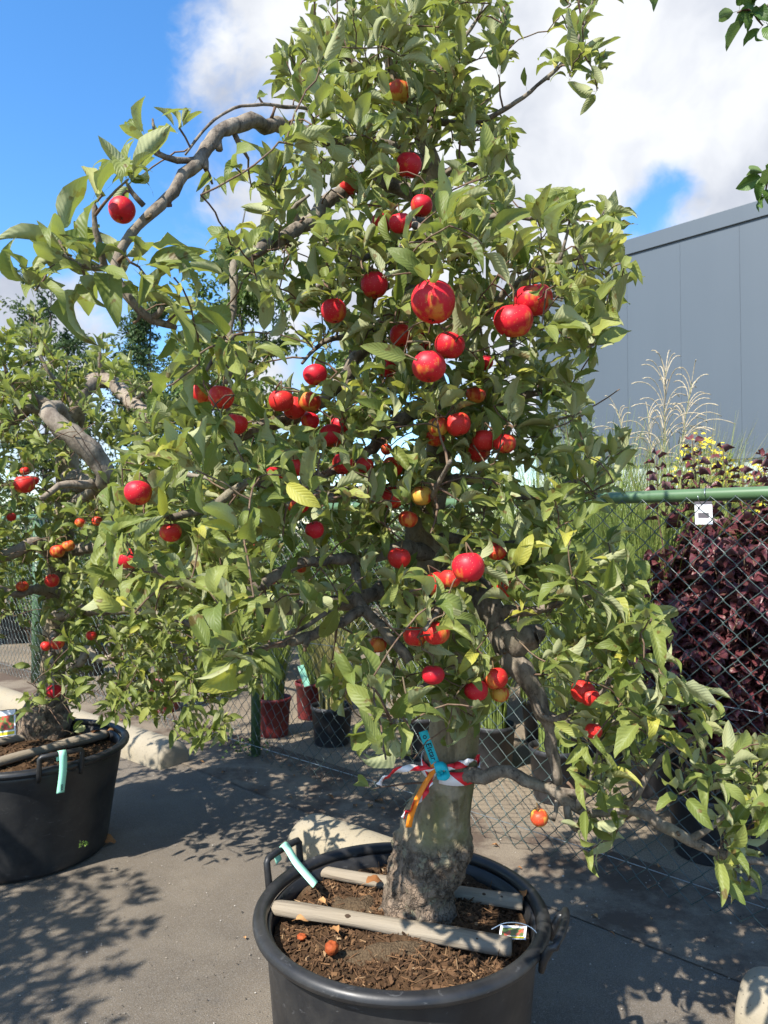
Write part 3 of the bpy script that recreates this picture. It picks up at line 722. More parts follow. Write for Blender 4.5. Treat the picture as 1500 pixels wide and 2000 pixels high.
# ------------------------------------------------------------------ tree machinery
class Tree:
    def __init__(s, root, limbs_mat, twig_mat, leaf_mat):
        s.root = root; s.lm, s.tm, s.fm = limbs_mat, twig_mat, leaf_mat
        s.nodes = []; s.nr = []; s.no = {}; s.tw = []; s.cur = -1; s.L = []   # leaf tuples
    def limb(s, pts, name='limb', mat=None, sides=10, step=.018, wob=.30, world=False, register=True):
        P = np.array([tuple(p) if world else tuple(at(*p[:3])) + (p[3],) for p in pts], float)
        C = catmull(P, step); C[:, 3] = np.maximum(C[:, 3], .0012)
        amp = np.minimum(C[:, 3] * .8, .011)
        for i in range(1, len(C) - 1):
            v = Vector(C[i, :3] * 21); C[i, :3] += amp[i] * np.array([mnoise.noise(v), mnoise.noise(v + Vector((9, 3, 1))), mnoise.noise(v + Vector((2, 8, 5)))])
        V, F = tube(C[:, :3], C[:, 3], sides, True, wob, len(s.nodes) * .37)
        o = mk(name, V, F, mat or s.lm, s.root)
        # spurs and knots along the limb
        sp = MB()
        for c in C[2:-2:3]:
            if rng.random() < .30 and c[3] > .0035:
                d = unit(rng.normal(0, 1, 3)); q = c[:3] + d * c[3] * .7; ln = rng.uniform(.006, .026); rr = min(c[3] * .5, rng.uniform(.0025, .005))
                V, F = tube([q, q + d * ln * .5 + rng.normal(0, .002, 3), q + d * ln], [rr * 1.3, rr * .8, rr * 1.05], 6, True, .4, rng.random() * 9); sp.add(V, F)
        if sp.n: tag(sp.build('spurs', s.tm, o), kind='stuff')
        if register: s.nodes += [c[:3] for c in C[::2]]; s.nr += [c[3] for c in C[::2]]
        return o
    def twig(s, a, b, r0, r1, sag=.1):
        a = np.asarray(a); b = np.asarray(b); n = np.linalg.norm(b - a); k = max(3, int(n / .03) + 2)
        mid = (a + b) / 2 + rng.normal(0, .10, 3) * n + np.array([0, 0, sag * n])
        t = np.linspace(0, 1, k)[:, None]; P = (1 - t) ** 2 * a + 2 * t * (1 - t) * mid + t * t * b
        P[1:-1] += rng.normal(0, .0016, (k - 2, 3))
        V, F = tube(P, np.linspace(r0, r1, k), 5, False)
        da = np.linalg.norm(np.array(s.nodes) - a, axis=1); par = s.no.get(int(np.argmin(da)), -1)
        s.tw.append([V, F, par, False]); s.cur = len(s.tw) - 1
        for q in range(len(s.nodes), len(s.nodes) + len(P) - 1): s.no[q] = s.cur
        s.nodes += list(P[1:]); s.nr += list(np.linspace(r0, r1, k)[1:])
        return P
    def leaves(s, base, axis, n, L, spread=(.25, 1.3), upb=.9):
        """rosette of n leaves at base round axis"""
        axis = unit(axis); a = np.cross(axis, (0.3, .2, 1.)); a = unit(a); b = np.cross(axis, a); ph = rng.uniform(0, 6.28)
        for i in range(n):
            th = rng.uniform(*spread); an = ph + i * 2.4 + rng.normal(0, .25)
            d = axis * math.cos(th) + (a * math.cos(an) + b * math.sin(an)) * math.sin(th)
            d = d + np.array([0, 0, rng.uniform(-.30, .60)])
            up = axis * .8 + np.array([0, 0, upb * .8]) + rng.normal(0, .6, 3)
            s.L.append((np.asarray(base) + axis * rng.uniform(-.02, .006), d, up, L * rng.uniform(.55, 1.12), s.cur))
    def shoot(s, a, b, n, L, r0=.003, tip=True):
        P = s.twig(a, b, r0, .0014, .06); d = unit(np.array(b) - np.array(a))
        p0 = np.cross(d, (0, 0, 1.)); p0 = unit(p0); p1 = np.cross(d, p0)
        for i in range(n):
            t = .25 + .75 * (i + rng.random()) / n; q = P[min(len(P) - 1, int(t * (len(P) - 1) + .5))]
            an = i * 2.4 + rng.normal(0, .3); rad = p0 * math.cos(an) + p1 * math.sin(an)
            dd = d * rng.uniform(.3, .9) + rad + np.array([0, 0, rng.uniform(-.35, .25)])
            s.L.append((q, dd, d * .7 + np.array([0, 0, .8]) + rng.normal(0, .35, 3), L * rng.uniform(.6, 1.1), s.cur))
        if tip: s.leaves(b, d + np.array([0, 0, .3]), 3, L * .75, (.3, 1.0))
    def attach(s, c, r=.0035):
        N = np.array(s.nodes); d = np.linalg.norm(N - c, axis=1); i = int(np.argmin(d + .02 * rng.random(len(d))))
        return N[i], d[i], s.nr[i]

class Mask:
    def __init__(s, rows, y0=0, step=50, x0=-500, w=2200, h=2100, g=10):
        s.x0 = x0; s.y0 = -200; s.g = g; s.m = np.zeros((int((h + 200) / g), int(w / g)), np.float32)
        for i, rr in enumerate(rows):
            for (a, b, dn) in rr:
                ya = y0 + i * step; ja, jb = int((ya - s.y0) / g), int((ya + step - s.y0) / g)
                ia, ib = int((a - x0) / g), int((b - x0) / g); s.m[ja:jb, ia:ib] = dn
    def __call__(s, px, py):
        i = ((np.asarray(px) - s.x0) / s.g).astype(int); j = ((np.asarray(py) - s.y0) / s.g).astype(int)
        ok = (i >= 0) & (j >= 0) & (j < s.m.shape[0]) & (i < s.m.shape[1])
        return np.where(ok, s.m[np.clip(j, 0, s.m.shape[0] - 1), np.clip(i, 0, s.m.shape[1] - 1)], 0)
    def cells(s): return s.m
    def dilated(s, k):
        o = Mask([], x0=s.x0); o.m = s.m.copy()
        for dx in range(-k, k + 1):
            for dy in range(-k, k + 1):
                o.m = np.maximum(o.m, np.roll(np.roll(s.m, dy, 0), dx, 1))
        return o

def fill(tree, mask, leaves_per_cell, L, dspread, near=130, rosette=(4, 8), drange=(1.0, 9.0), up=.75, tree_c=None):
    """rosettes on short twigs through the crown: where the mask is dense, close to the limbs"""
    N0 = np.array(tree.nodes); px, py, dp = project(N0)
    g = mask.m; ys, xs = np.nonzero(g > 0); wts = g[ys, xs].astype(float)
    area = (g > 0).sum() * mask.g ** 2 / 2500.0
    total = int((wts.sum() * mask.g ** 2 / 2500.0) * leaves_per_cell / np.mean(rosette))
    pick = rng.choice(len(ys), total, p=wts / wts.sum())
    C = []
    for i in pick:
        cx = mask.x0 + (xs[i] + rng.random()) * mask.g; cy = mask.y0 + (ys[i] + rng.random()) * mask.g
        dd = np.hypot(px - cx, py - cy); near_i = np.nonzero(dd < near)[0]
        if len(near_i) == 0: near_i = np.argsort(dd)[:6]
        j = rng.choice(near_i); C.append(at(cx, cy, np.clip(dp[j] + rng.uniform(-dspread, dspread), *drange)))
    C = np.array(C); N = np.array(tree.nodes)
    dist = np.array([np.linalg.norm(N - c, axis=1).min() for c in C]); order = np.argsort(dist)
    for i in order:
        c = C[i]; a, d, r = tree.attach(c)
        tree.cur = -1
        if d > .012: tree.twig(a, c, min(.0042, max(.0017, r * .8), .0018 + d * .012), .0016, .12)
        axis = unit(c - a) if d > .01 else unit(rng.normal(0, 1, 3))
        if tree_c is not None: axis = axis + .5 * unit(c - tree_c)
        axis = axis + np.array([0, 0, up]) + rng.normal(0, .35, 3)
        tree.leaves(c, axis, rng.integers(rosette[0], rosette[1] + 1), L)

def finish(tree, mask, clear, mat, parts=300, cols=5, wmask_tol=3, asp=(.32, .43), leafname='leaf'):
    B = np.array([l[0] for l in tree.L]); D = unit(np.array([l[1] for l in tree.L])); U = np.array([l[2] for l in tree.L]); Ln = np.array([l[3] for l in tree.L])
    V, uv, F = leaf_arrays(B, D, U, Ln, asp=rng.uniform(*asp, len(B))[:, None], cols=cols)
    mid = V[:, 5, cols // 2]; tip = V[:, -1, cols // 2]
    mx_, my_, md = project(mid); tx, ty, td = project(tip)
    keep = np.ones(len(B), bool)
    if mask is not None:
        dm = mask.dilated(wmask_tol); keep &= (mask.dilated(1)(mx_, my_) > 0) & (dm(tx, ty) > 0)
    pts = V[:, [2, 5, 7]][:, :, [0, cols // 2, cols - 1]].reshape(len(B), -1, 3)
    qx, qy, qd = project(np.concatenate([pts, tip[:, None]], 1))
    for (kind, data, depth, prob) in clear:
        if kind == 'disc':
            hit = (np.hypot(qx - data[0], qy - data[1]) < data[2]).any(1)
        else:   # capsule polyline
            hit = np.zeros(len(B), bool); P = np.array(data, float)
            for a, b in zip(P[:-1], P[1:]):
                ab = b[:2] - a[:2]; t = np.clip(((qx - a[0]) * ab[0] + (qy - a[1]) * ab[1]) / (ab @ ab + 1e-9), 0, 1)
                hit |= (np.hypot(qx - a[0] - t * ab[0], qy - a[1] - t * ab[1]) < a[2] + t * (b[2] - a[2])).any(1)
        hit &= md < depth + .03
        keep &= ~(hit & (rng.random(len(B)) < prob))
    V = V[keep]; mx_, my_, md, Ln = mx_[keep], my_[keep], md[keep], Ln[keep]
    rnd = rng.random(len(V))
    # the leaves that show largest become parts
    inside = (mx_ > 0) & (mx_ < 1500) & (my_ > 0) & (my_ < 2000)
    cell = (mx_ // 26).astype(int) * 1000 + (my_ // 26).astype(int)
    front = np.zeros(len(V), bool); seen = set()
    for i in np.argsort(md):
        if inside[i] and cell[i] not in seen: seen.add(cell[i]); front[i] = True
    score = np.where(front, Ln / md, 0); top = np.argsort(-score)[:parts]; sel = np.zeros(len(V), bool); sel[top] = score[top] > 0
    leaf_parts(leafname, V[sel], uv, F, mat, tree.root, rnd[sel])
    leaf_stuff('foliage', V[~sel], uv, F, mat, tree.root, rnd[~sel])
    for i in np.nonzero(keep)[0]:
        q = tree.L[i][4]
        if q >= 0: tree.tw[q][3] = True
    for q in range(len(tree.tw) - 1, -1, -1):
        if tree.tw[q][3] and tree.tw[q][2] >= 0: tree.tw[tree.tw[q][2]][3] = True
    tb = MB()
    for V_, F_, _, live in tree.tw:
        if live: tb.add(V_, F_)
    if tb.n: tag(tb.build('twigs', tree.tm, tree.root), kind='stuff')
    return len(V)

# ------------------------------------------------------------------ the big apple tree
TB = at_h(815, 1784, MSZ)
treeA = thing('apple_tree', (TB[0], TB[1], MSZ), 'big apple tree full of red apples, tagged trunk wrapped in red-white tape', 'tree', 'apple trees in tubs')
A = Tree(treeA, 'limb', 'twig', 'leaf')
# trunk, dense mesh with a bulging graft union
tp = [(812, 1812, 1.93, .098), (815, 1780, 1.93, .094), (824, 1725, 1.93, .088), (838, 1680, 1.928, .094), (850, 1645, 1.926, .090), (856, 1610, 1.925, .080), (867, 1560, 1.923, .074), (878, 1500, 1.92, .071), (886, 1440, 1.92, .068), (892, 1370, 1.92, .066), (888, 1300, 1.93, .063), (868, 1200, 1.94, .058), (842, 1100, 1.95, .053), (826, 1040, 1.95, .049), (846, 940, 1.95, .043), (862, 860, 1.95, .039), (850, 760, 1.94, .035), (815, 670, 1.93, .032), (804, 560, 1.93, .029), (828, 440, 1.92, .027), (848, 340, 1.92, .024), (810, 240, 1.9, .018), (764, 140, 1.88, .012), (742, 20, 1.86, .008), (735, -90, 1.85, .004)]
P = np.array([tuple(at(*p[:3])) + (p[3],) for p in tp]); C = catmull(P, .0075)
V, F = tube(C[:, :3], C[:, 3], 56, True)
ctr = np.repeat(C[:, :3], 56, 0); rr = np.repeat(C[:, 3], 56)
for i in range(len(V)):
    p = V[i]; z = p[2]; lowf = 1 / (1 + math.exp((z - .635) / .015)); dv = (p - ctr[i]) / (rr[i] + 1e-9)
    v = Vector((p[0], p[1], p[2]))
    k = .05 * mnoise.noise(v * 9) + lowf * (.13 * mnoise.noise(v * 18) + .12 * abs(mnoise.noise(v * 42)) + .09 * mnoise.noise(v * 85)) + (1 - lowf) * .022 * mnoise.noise(Vector((p[0] * 30, p[1] * 30, p[2] * 6)))
    if z < .55: k += .10 * max(0, (.50 - z) / .1) * (mnoise.noise(Vector((math.atan2(dv[1], dv[0]) * 2.2, 3, 1))) + .35)
    an = math.atan2(dv[1], dv[0])
    # ridge of lifted bark and the dark slit on the left, a flat seam on the right front
    k -= .26 * math.exp(-((an - R(-158)) / .16) ** 2) * math.exp(-((z - .72) / .10) ** 2)
    k += .22 * math.exp(-((an - R(172)) / .20) ** 2) * math.exp(-((z - .66) / .06) ** 2)
    k -= .07 * math.exp(-((an - R(-48)) / .13) ** 2) * math.exp(-((z - .76) / .11) ** 4)
    k += .12 * math.exp(-((an - R(-20)) / .8) ** 2) * math.exp(-((z - .60) / .045) ** 2)
    V[i] = ctr[i] + (p - ctr[i]) * (1 + k)
mk('trunk', V, F, 'trunk', treeA)
A.nodes += [c[:3] for c in C[::6] if c[2] > 1.0]; A.nr += [c[3] for c in C[::6] if c[2] > 1.0]

limbsA = [
 # low right branch reaching out over the asphalt
 [(880, 1530, 1.90, .022), (915, 1514, 1.86, .021), (960, 1507, 1.82, .0165), (1010, 1515, 1.80, .0155), (1055, 1531, 1.78, .015), (1100, 1562, 1.77, .0155), (1150, 1588, 1.76, .012), (1220, 1584, 1.76, .012), (1290, 1610, 1.76, .0135), (1340, 1642, 1.75, .0135), (1400, 1662, 1.75, .011), (1460, 1682, 1.75, .009), (1560, 1690, 1.75, .005)],
 [(1108, 1566, 1.77, .010), (1112, 1600, 1.75, .009), (1126, 1622, 1.74, .006)],
 [(1088, 1560, 1.77, .006), (1082, 1600, 1.74, .005), (1060, 1585, 1.72, .0025)],
 [(1130, 1578, 1.76, .010), (1145, 1540, 1.74, .0075), (1160, 1500, 1.72, .004), (1170, 1450, 1.70, .002)],
 [(1040, 1525, 1.79, .011), (1090, 1550, 1.77, .010), (1160, 1548, 1.75, .0075)],
 [(1340, 1640, 1.75, .009), (1380, 1620, 1.73, .007), (1420, 1590, 1.72, .005), (1460, 1540, 1.70, .003)],
 [(1220, 1584, 1.76, .010), (1260, 1520, 1.74, .008), (1320, 1460, 1.72, .006), (1390, 1430, 1.70, .003)],
 # heavy knobbly limb behind the right side
 [(868, 1130, 1.94, .045), (930, 1150, 1.86, .037), (962, 1205, 1.80, .035), (990, 1268, 1.77, .034), (1028, 1325, 1.76, .028), (1062, 1396, 1.76, .019), (1078, 1450, 1.77, .015), (1088, 1530, 1.78, .012)],
 [(1020, 1320, 1.76, .014), (1060, 1400, 1.73, .009), (1110, 1395, 1.68, .007), (1160, 1372, 1.64, .006), (1200, 1310, 1.60, .0045), (1230, 1250, 1.58, .003)],
 [(1062, 1390, 1.76, .012), (1150, 1420, 1.72, .009), (1240, 1400, 1.68, .007), (1330, 1390, 1.64, .004)],
 # high left limb against the sky
 [(842, 330, 1.92, .022), (760, 290, 1.86, .018), (690, 276, 1.75, .0165), (610, 266, 1.62, .016), (540, 242, 1.50, .0158), (480, 244, 1.42, .0145), (430, 260, 1.36, .013), (395, 302, 1.32, .0125), (350, 356, 1.28, .0108), (310, 402, 1.25, .0095), (268, 442, 1.22, .0085), (232, 490, 1.20, .0078), (228, 545, 1.19, .0075), (262, 592, 1.19, .0075), (298, 622, 1.20, .007), (345, 640, 1.22, .004)],
 [(600, 212, 1.55, .004), (490, 205, 1.46, .0034), (432, 224, 1.42, .003), (392, 262, 1.39, .0028), (362, 302, 1.36, .0018)],
 [(385, 312, 1.31, .006), (345, 312, 1.28, .0055), (305, 298, 1.26, .0055), (285, 270, 1.25, .003)],
 [(310, 300, 1.26, .004), (302, 262, 1.25, .003), (298, 232, 1.25, .0018)],
 [(425, 262, 1.36, .008), (428, 292, 1.34, .0065)],
 [(398, 300, 1.32, .007), (402, 330, 1.31, .006)],
 [(455, 256, 1.39, .006), (470, 285, 1.40, .005), (485, 310, 1.42, .003)],
 [(280, 402, 1.24, .005), (258, 375, 1.23, .004), (245, 352, 1.22, .002)],
 [(225, 540, 1.19, .007), (205, 520, 1.17, .006), (190, 470, 1.15, .005), (183, 400, 1.14, .0035)],
 [(205, 522, 1.17, .005), (160, 520, 1.15, .0035), (125, 498, 1.14, .002)],
 [(300, 620, 1.20, .006), (318, 600, 1.18, .004)],
 # second left limb, drooping at its end
 [(840, 400, 1.92, .022), (730, 350, 1.86, .019), (650, 390, 1.75, .018), (595, 440, 1.66, .016), (540, 475, 1.58, .0145), (482, 502, 1.50, .0125), (457, 530, 1.47, .009), (455, 600, 1.46, .007), (450, 660, 1.45, .006), (458, 705, 1.45, .0055), (440, 750, 1.45, .004)],
 [(590, 442, 1.66, .010), (570, 410, 1.62, .006), (605, 380, 1.6, .003)],
 [(455, 655, 1.45, .005), (425, 690, 1.43, .004), (400, 730, 1.42, .003)],
 # dark middle limb
 [(808, 600, 1.93, .026), (745, 640, 1.95, .021), (700, 692, 1.95, .020), (650, 762, 1.90, .018), (600, 802, 1.82, .017), (540, 826, 1.76, .016), (470, 850, 1.70, .0145), (400, 880, 1.65, .011), (340, 892, 1.60, .007)],
 [(690, 700, 1.94, .014), (668, 780, 1.9, .010), (640, 830, 1.86, .005)],
 [(745, 640, 1.95, .012), (690, 655, 1.85, .009), (630, 668, 1.75, .006), (590, 710, 1.68, .003)],
 [(480, 845, 1.70, .008), (450, 810, 1.62, .006), (425, 770, 1.58, .004)],
 # limb crossing in front at mid height
 [(860, 790, 1.93, .022), (790, 815, 1.84, .017), (745, 855, 1.80, .015), (708, 892, 1.77, .013), (650, 920, 1.65, .009), (590, 940, 1.5, .006), (560, 990, 1.4, .003)],
 [(846, 960, 1.94, .024), (760, 966, 1.92, .020), (640, 960, 1.84, .016), (560, 945, 1.72, .013), (485, 944, 1.63, .0115), (425, 982, 1.56, .0095), (350, 1006, 1.50, .0075), (290, 1012, 1.45, .004)],
 # the arched limb and its forked stub
 [(836, 1080, 1.92, .026), (770, 1074, 1.82, .019), (700, 1096, 1.75, .0155), (640, 1092, 1.67, .0135), (560, 1110, 1.60, .0125), (500, 1148, 1.55, .0125), (440, 1140, 1.52, .0115), (360, 1140, 1.50, .009), (290, 1104, 1.48, .007), (250, 1090, 1.46, .004)],
 [(692, 1100, 1.74, .011), (694, 1160, 1.70, .013), (712, 1192, 1.68, .0135), (742, 1226, 1.66, .0125), (770, 1260, 1.64, .012), (800, 1292, 1.63, .0115)],
 [(708, 1190, 1.68, .0135), (660, 1216, 1.64, .0125), (610, 1238, 1.61, .012), (566, 1253, 1.58, .0115)],
 [(694, 1160, 1.70, .007), (648, 1190, 1.66, .006), (600, 1222, 1.62, .0055), (556, 1238, 1.60, .005)],
 [(600, 1240, 1.60, .007), (596, 1262, 1.58, .007)],
 [(868, 1190, 1.93, .030), (770, 1150, 1.86, .024), (727, 1158, 1.82, .020), (667, 1180, 1.78, .018), (600, 1178, 1.74, .015), (543, 1192, 1.70, .012), (470, 1180, 1.66, .009), (400, 1170, 1.62, .005)],
 # twigs carrying the near sprays
 [(566, 1253, 1.58, .008), (530, 1262, 1.45, .006), (490, 1275, 1.32, .005), (468, 1285, 1.27, .004)],
 [(886, 1340, 1.92, .016), (850, 1330, 1.70, .010), (800, 1370, 1.42, .006), (765, 1412, 1.26, .005)],
 [(640, 960, 1.84, .010), (650, 975, 1.60, .007), (620, 968, 1.40, .005), (600, 975, 1.32, .003)],
 # right side
 [(812, 700, 1.93, .022), (900, 660, 1.82, .015), (960, 600, 1.72, .011), (1020, 545, 1.64, .009), (1080, 520, 1.58, .006), (1140, 500, 1.55, .004)],
 [(1140, 490, 1.56, .004), (1165, 440, 1.54, .003), (1180, 410, 1.53, .002)],
 [(1090, 515, 1.58, .005), (1110, 455, 1.56, .003), (1112, 400, 1.55, .002)],
 [(1020, 560, 1.64, .008), (1090, 580, 1.60, .005), (1170, 590, 1.58, .003)],
 [(820, 470, 1.92, .020), (900, 440, 1.80, .012), (980, 420, 1.72, .008), (1050, 430, 1.66, .004)],
 [(848, 340, 1.92, .014), (920, 320, 1.84, .009), (965, 300, 1.78, .004)],
 [(800, 230, 1.90, .012), (900, 240, 1.84, .008), (970, 222, 1.78, .0065), (1050, 168, 1.74, .005), (1112, 108, 1.71, .004), (1140, 50, 1.70, .003), (1165, -20, 1.69, .002)],
 [(790, 200, 1.89, .010), (870, 120, 1.86, .007), (930, 40, 1.84, .004), (960, -40, 1.83, .002)],
 [(780, 180, 1.89, .010), (700, 130, 1.84, .008), (640, 90, 1.80, .006), (590, 120, 1.77, .003)],
 [(745, 60, 1.86, .007), (690, 20, 1.84, .005), (660, -30, 1.82, .003)],
 [(860, 850, 1.95, .020), (950, 800, 1.86, .014), (1030, 770, 1.8, .010), (1090, 770, 1.76, .006), (1140, 810, 1.72, .003)],
 [(1010, 560, 1.95, .008), (1000, 680, 1.93, .010), (960, 760, 1.92, .012), (870, 820, 1.95, .016)],
 [(848, 950, 1.95, .020), (930, 935, 1.88, .014), (1000, 965, 1.82, .012), (1070, 962, 1.78, .009), (1115, 945, 1.75, .0065), (1160, 915, 1.73, .004), (1192, 888, 1.72, .002)],
 [(830, 1050, 1.95, .022), (920, 1060, 1.86, .015), (1020, 1070, 1.78, .010), (1110, 1085, 1.72, .007), (1190, 1100, 1.68, .004)],
 [(962, 1200, 1.80, .018), (1050, 1190, 1.72, .011), (1140, 1170, 1.66, .007), (1220, 1150, 1.62, .004)],
 [(850, 1030, 1.92, .014), (840, 1000, 1.75, .010), (850, 960, 1.6, .007), (880, 900, 1.5, .004)],
 [(870, 1180, 1.90, .014), (860, 1170, 1.70, .010), (850, 1200, 1.5, .006), (830, 1230, 1.4, .004)],
 [(820, 660, 1.92, .014), (830, 640, 1.70, .010), (840, 620, 1.5, .006), (850, 560, 1.40, .004)],
 [(830, 440, 1.92, .014), (800, 430, 1.70, .010), (840, 460, 1.5, .007), (860, 480, 1.42, .004)],
 [(804, 540, 1.92, .014), (740, 500, 1.75, .009), (680, 520, 1.6, .006), (620, 560, 1.5, .004)],
]
for l in limbsA: A.limb(l)
# weathered burr on the heavy limb
stub_ = A.limb([(985, 1262, 1.77, .030), (1012, 1252, 1.755, .031), (1036, 1246, 1.745, .029), (1052, 1243, 1.74, .025)], 'sawn_stub', sides=22, step=.006, wob=.55, register=False)
c0 = at(1050, 1243, 1.738); e_ = unit(at(1052, 1243, 1.74) - at(1030, 1248, 1.748)); sx_ = unit(np.cross(e_, (0, 0, 1.))); sy_ = np.cross(e_, sx_)
th = np.linspace(0, 2 * math.pi, 25)[:-1]; ringv = [c0 + e_ * (.004 * rng.random()) + (sx_ * math.cos(x) + sy_ * math.sin(x)) * .0225 * rng.uniform(.85, 1.1) for x in th]
mk('cut_face', np.array([c0 + e_ * .002] + ringv), [(0, 1 + i, 1 + (i + 1) % 24) for i in range(24)], 'cutwood', stub_)

rowsA = [
 [(610, 1000, .9), (1105, 1200, .35)], [(600, 1000, .9), (1080, 1185, .4)],                                            # -100 .. 0 (above the frame)
 [(615, 1005, 1.0), (1105, 1195, .5)], [(595, 985, 1.1), (1060, 1185, .4)], [(545, 990, 1.1), (1030, 1170, .45)], [(525, 975, 1.1), (1130, 1170, .4)],
 [(550, 985, 1.0), (285, 325, .12), (335, 390, .10)], [(545, 1000, .9), (450, 545, .15), (165, 190, .05), (220, 300, .06)], [(530, 1000, .9), (460, 530, .2), (170, 285, .05)],
 [(495, 990, .95), (180, 300, .05), (390, 430, .1), (1095, 1130, .4)], [(500, 1080, 1.0), (100, 270, .05), (1090, 1225, .6)], [(430, 1200, .95), (25, 330, .07)],
 [(425, 1235, .85), (5, 390, .10)], [(460, 1210, .8), (60, 340, .10)], [(530, 1215, .95), (255, 440, .35), (125, 185, .1)], [(510, 1175, .95), (330, 500, .5)],
 [(340, 1150, .95)], [(300, 1130, 1.0)], [(285, 1150, 1.0)], [(265, 1225, .95)], [(235, 1200, .85)], [(225, 1195, .85)], [(215, 1130, .85)],
 [(205, 1235, .85)], [(195, 1250, .85)], [(185, 640, .7), (640, 820, .75), (820, 1240, .95)], [(395, 590, .3), (590, 710, .5), (710, 920, .9), (920, 1300, .9)], [(395, 590, .3), (610, 730, .45), (730, 960, .9), (1050, 1295, .8)],
 [(410, 590, .2), (640, 740, .3), (740, 1000, .9), (1050, 1320, .8)], [(650, 940, .45), (1060, 1400, .7)], [(665, 930, .3), (1070, 1420, .75)], [(670, 820, .2), (1080, 1560, .65)],
 [(685, 815, .15), (1090, 1240, .5), (1285, 1560, .7)], [(1090, 1225, .4), (1290, 1560, .65)], [(1125, 1220, .3), (1385, 1560, .6)], [(1130, 1185, .2), (1390, 1560, .6)], [(1400, 1490, .5)]]
maskA = Mask(rowsA, y0=-100)
fill(A, maskA, 14.5, .081, .30, tree_c=np.array([.1, 1.95, 1.6]), drange=(1.12, 2.55))
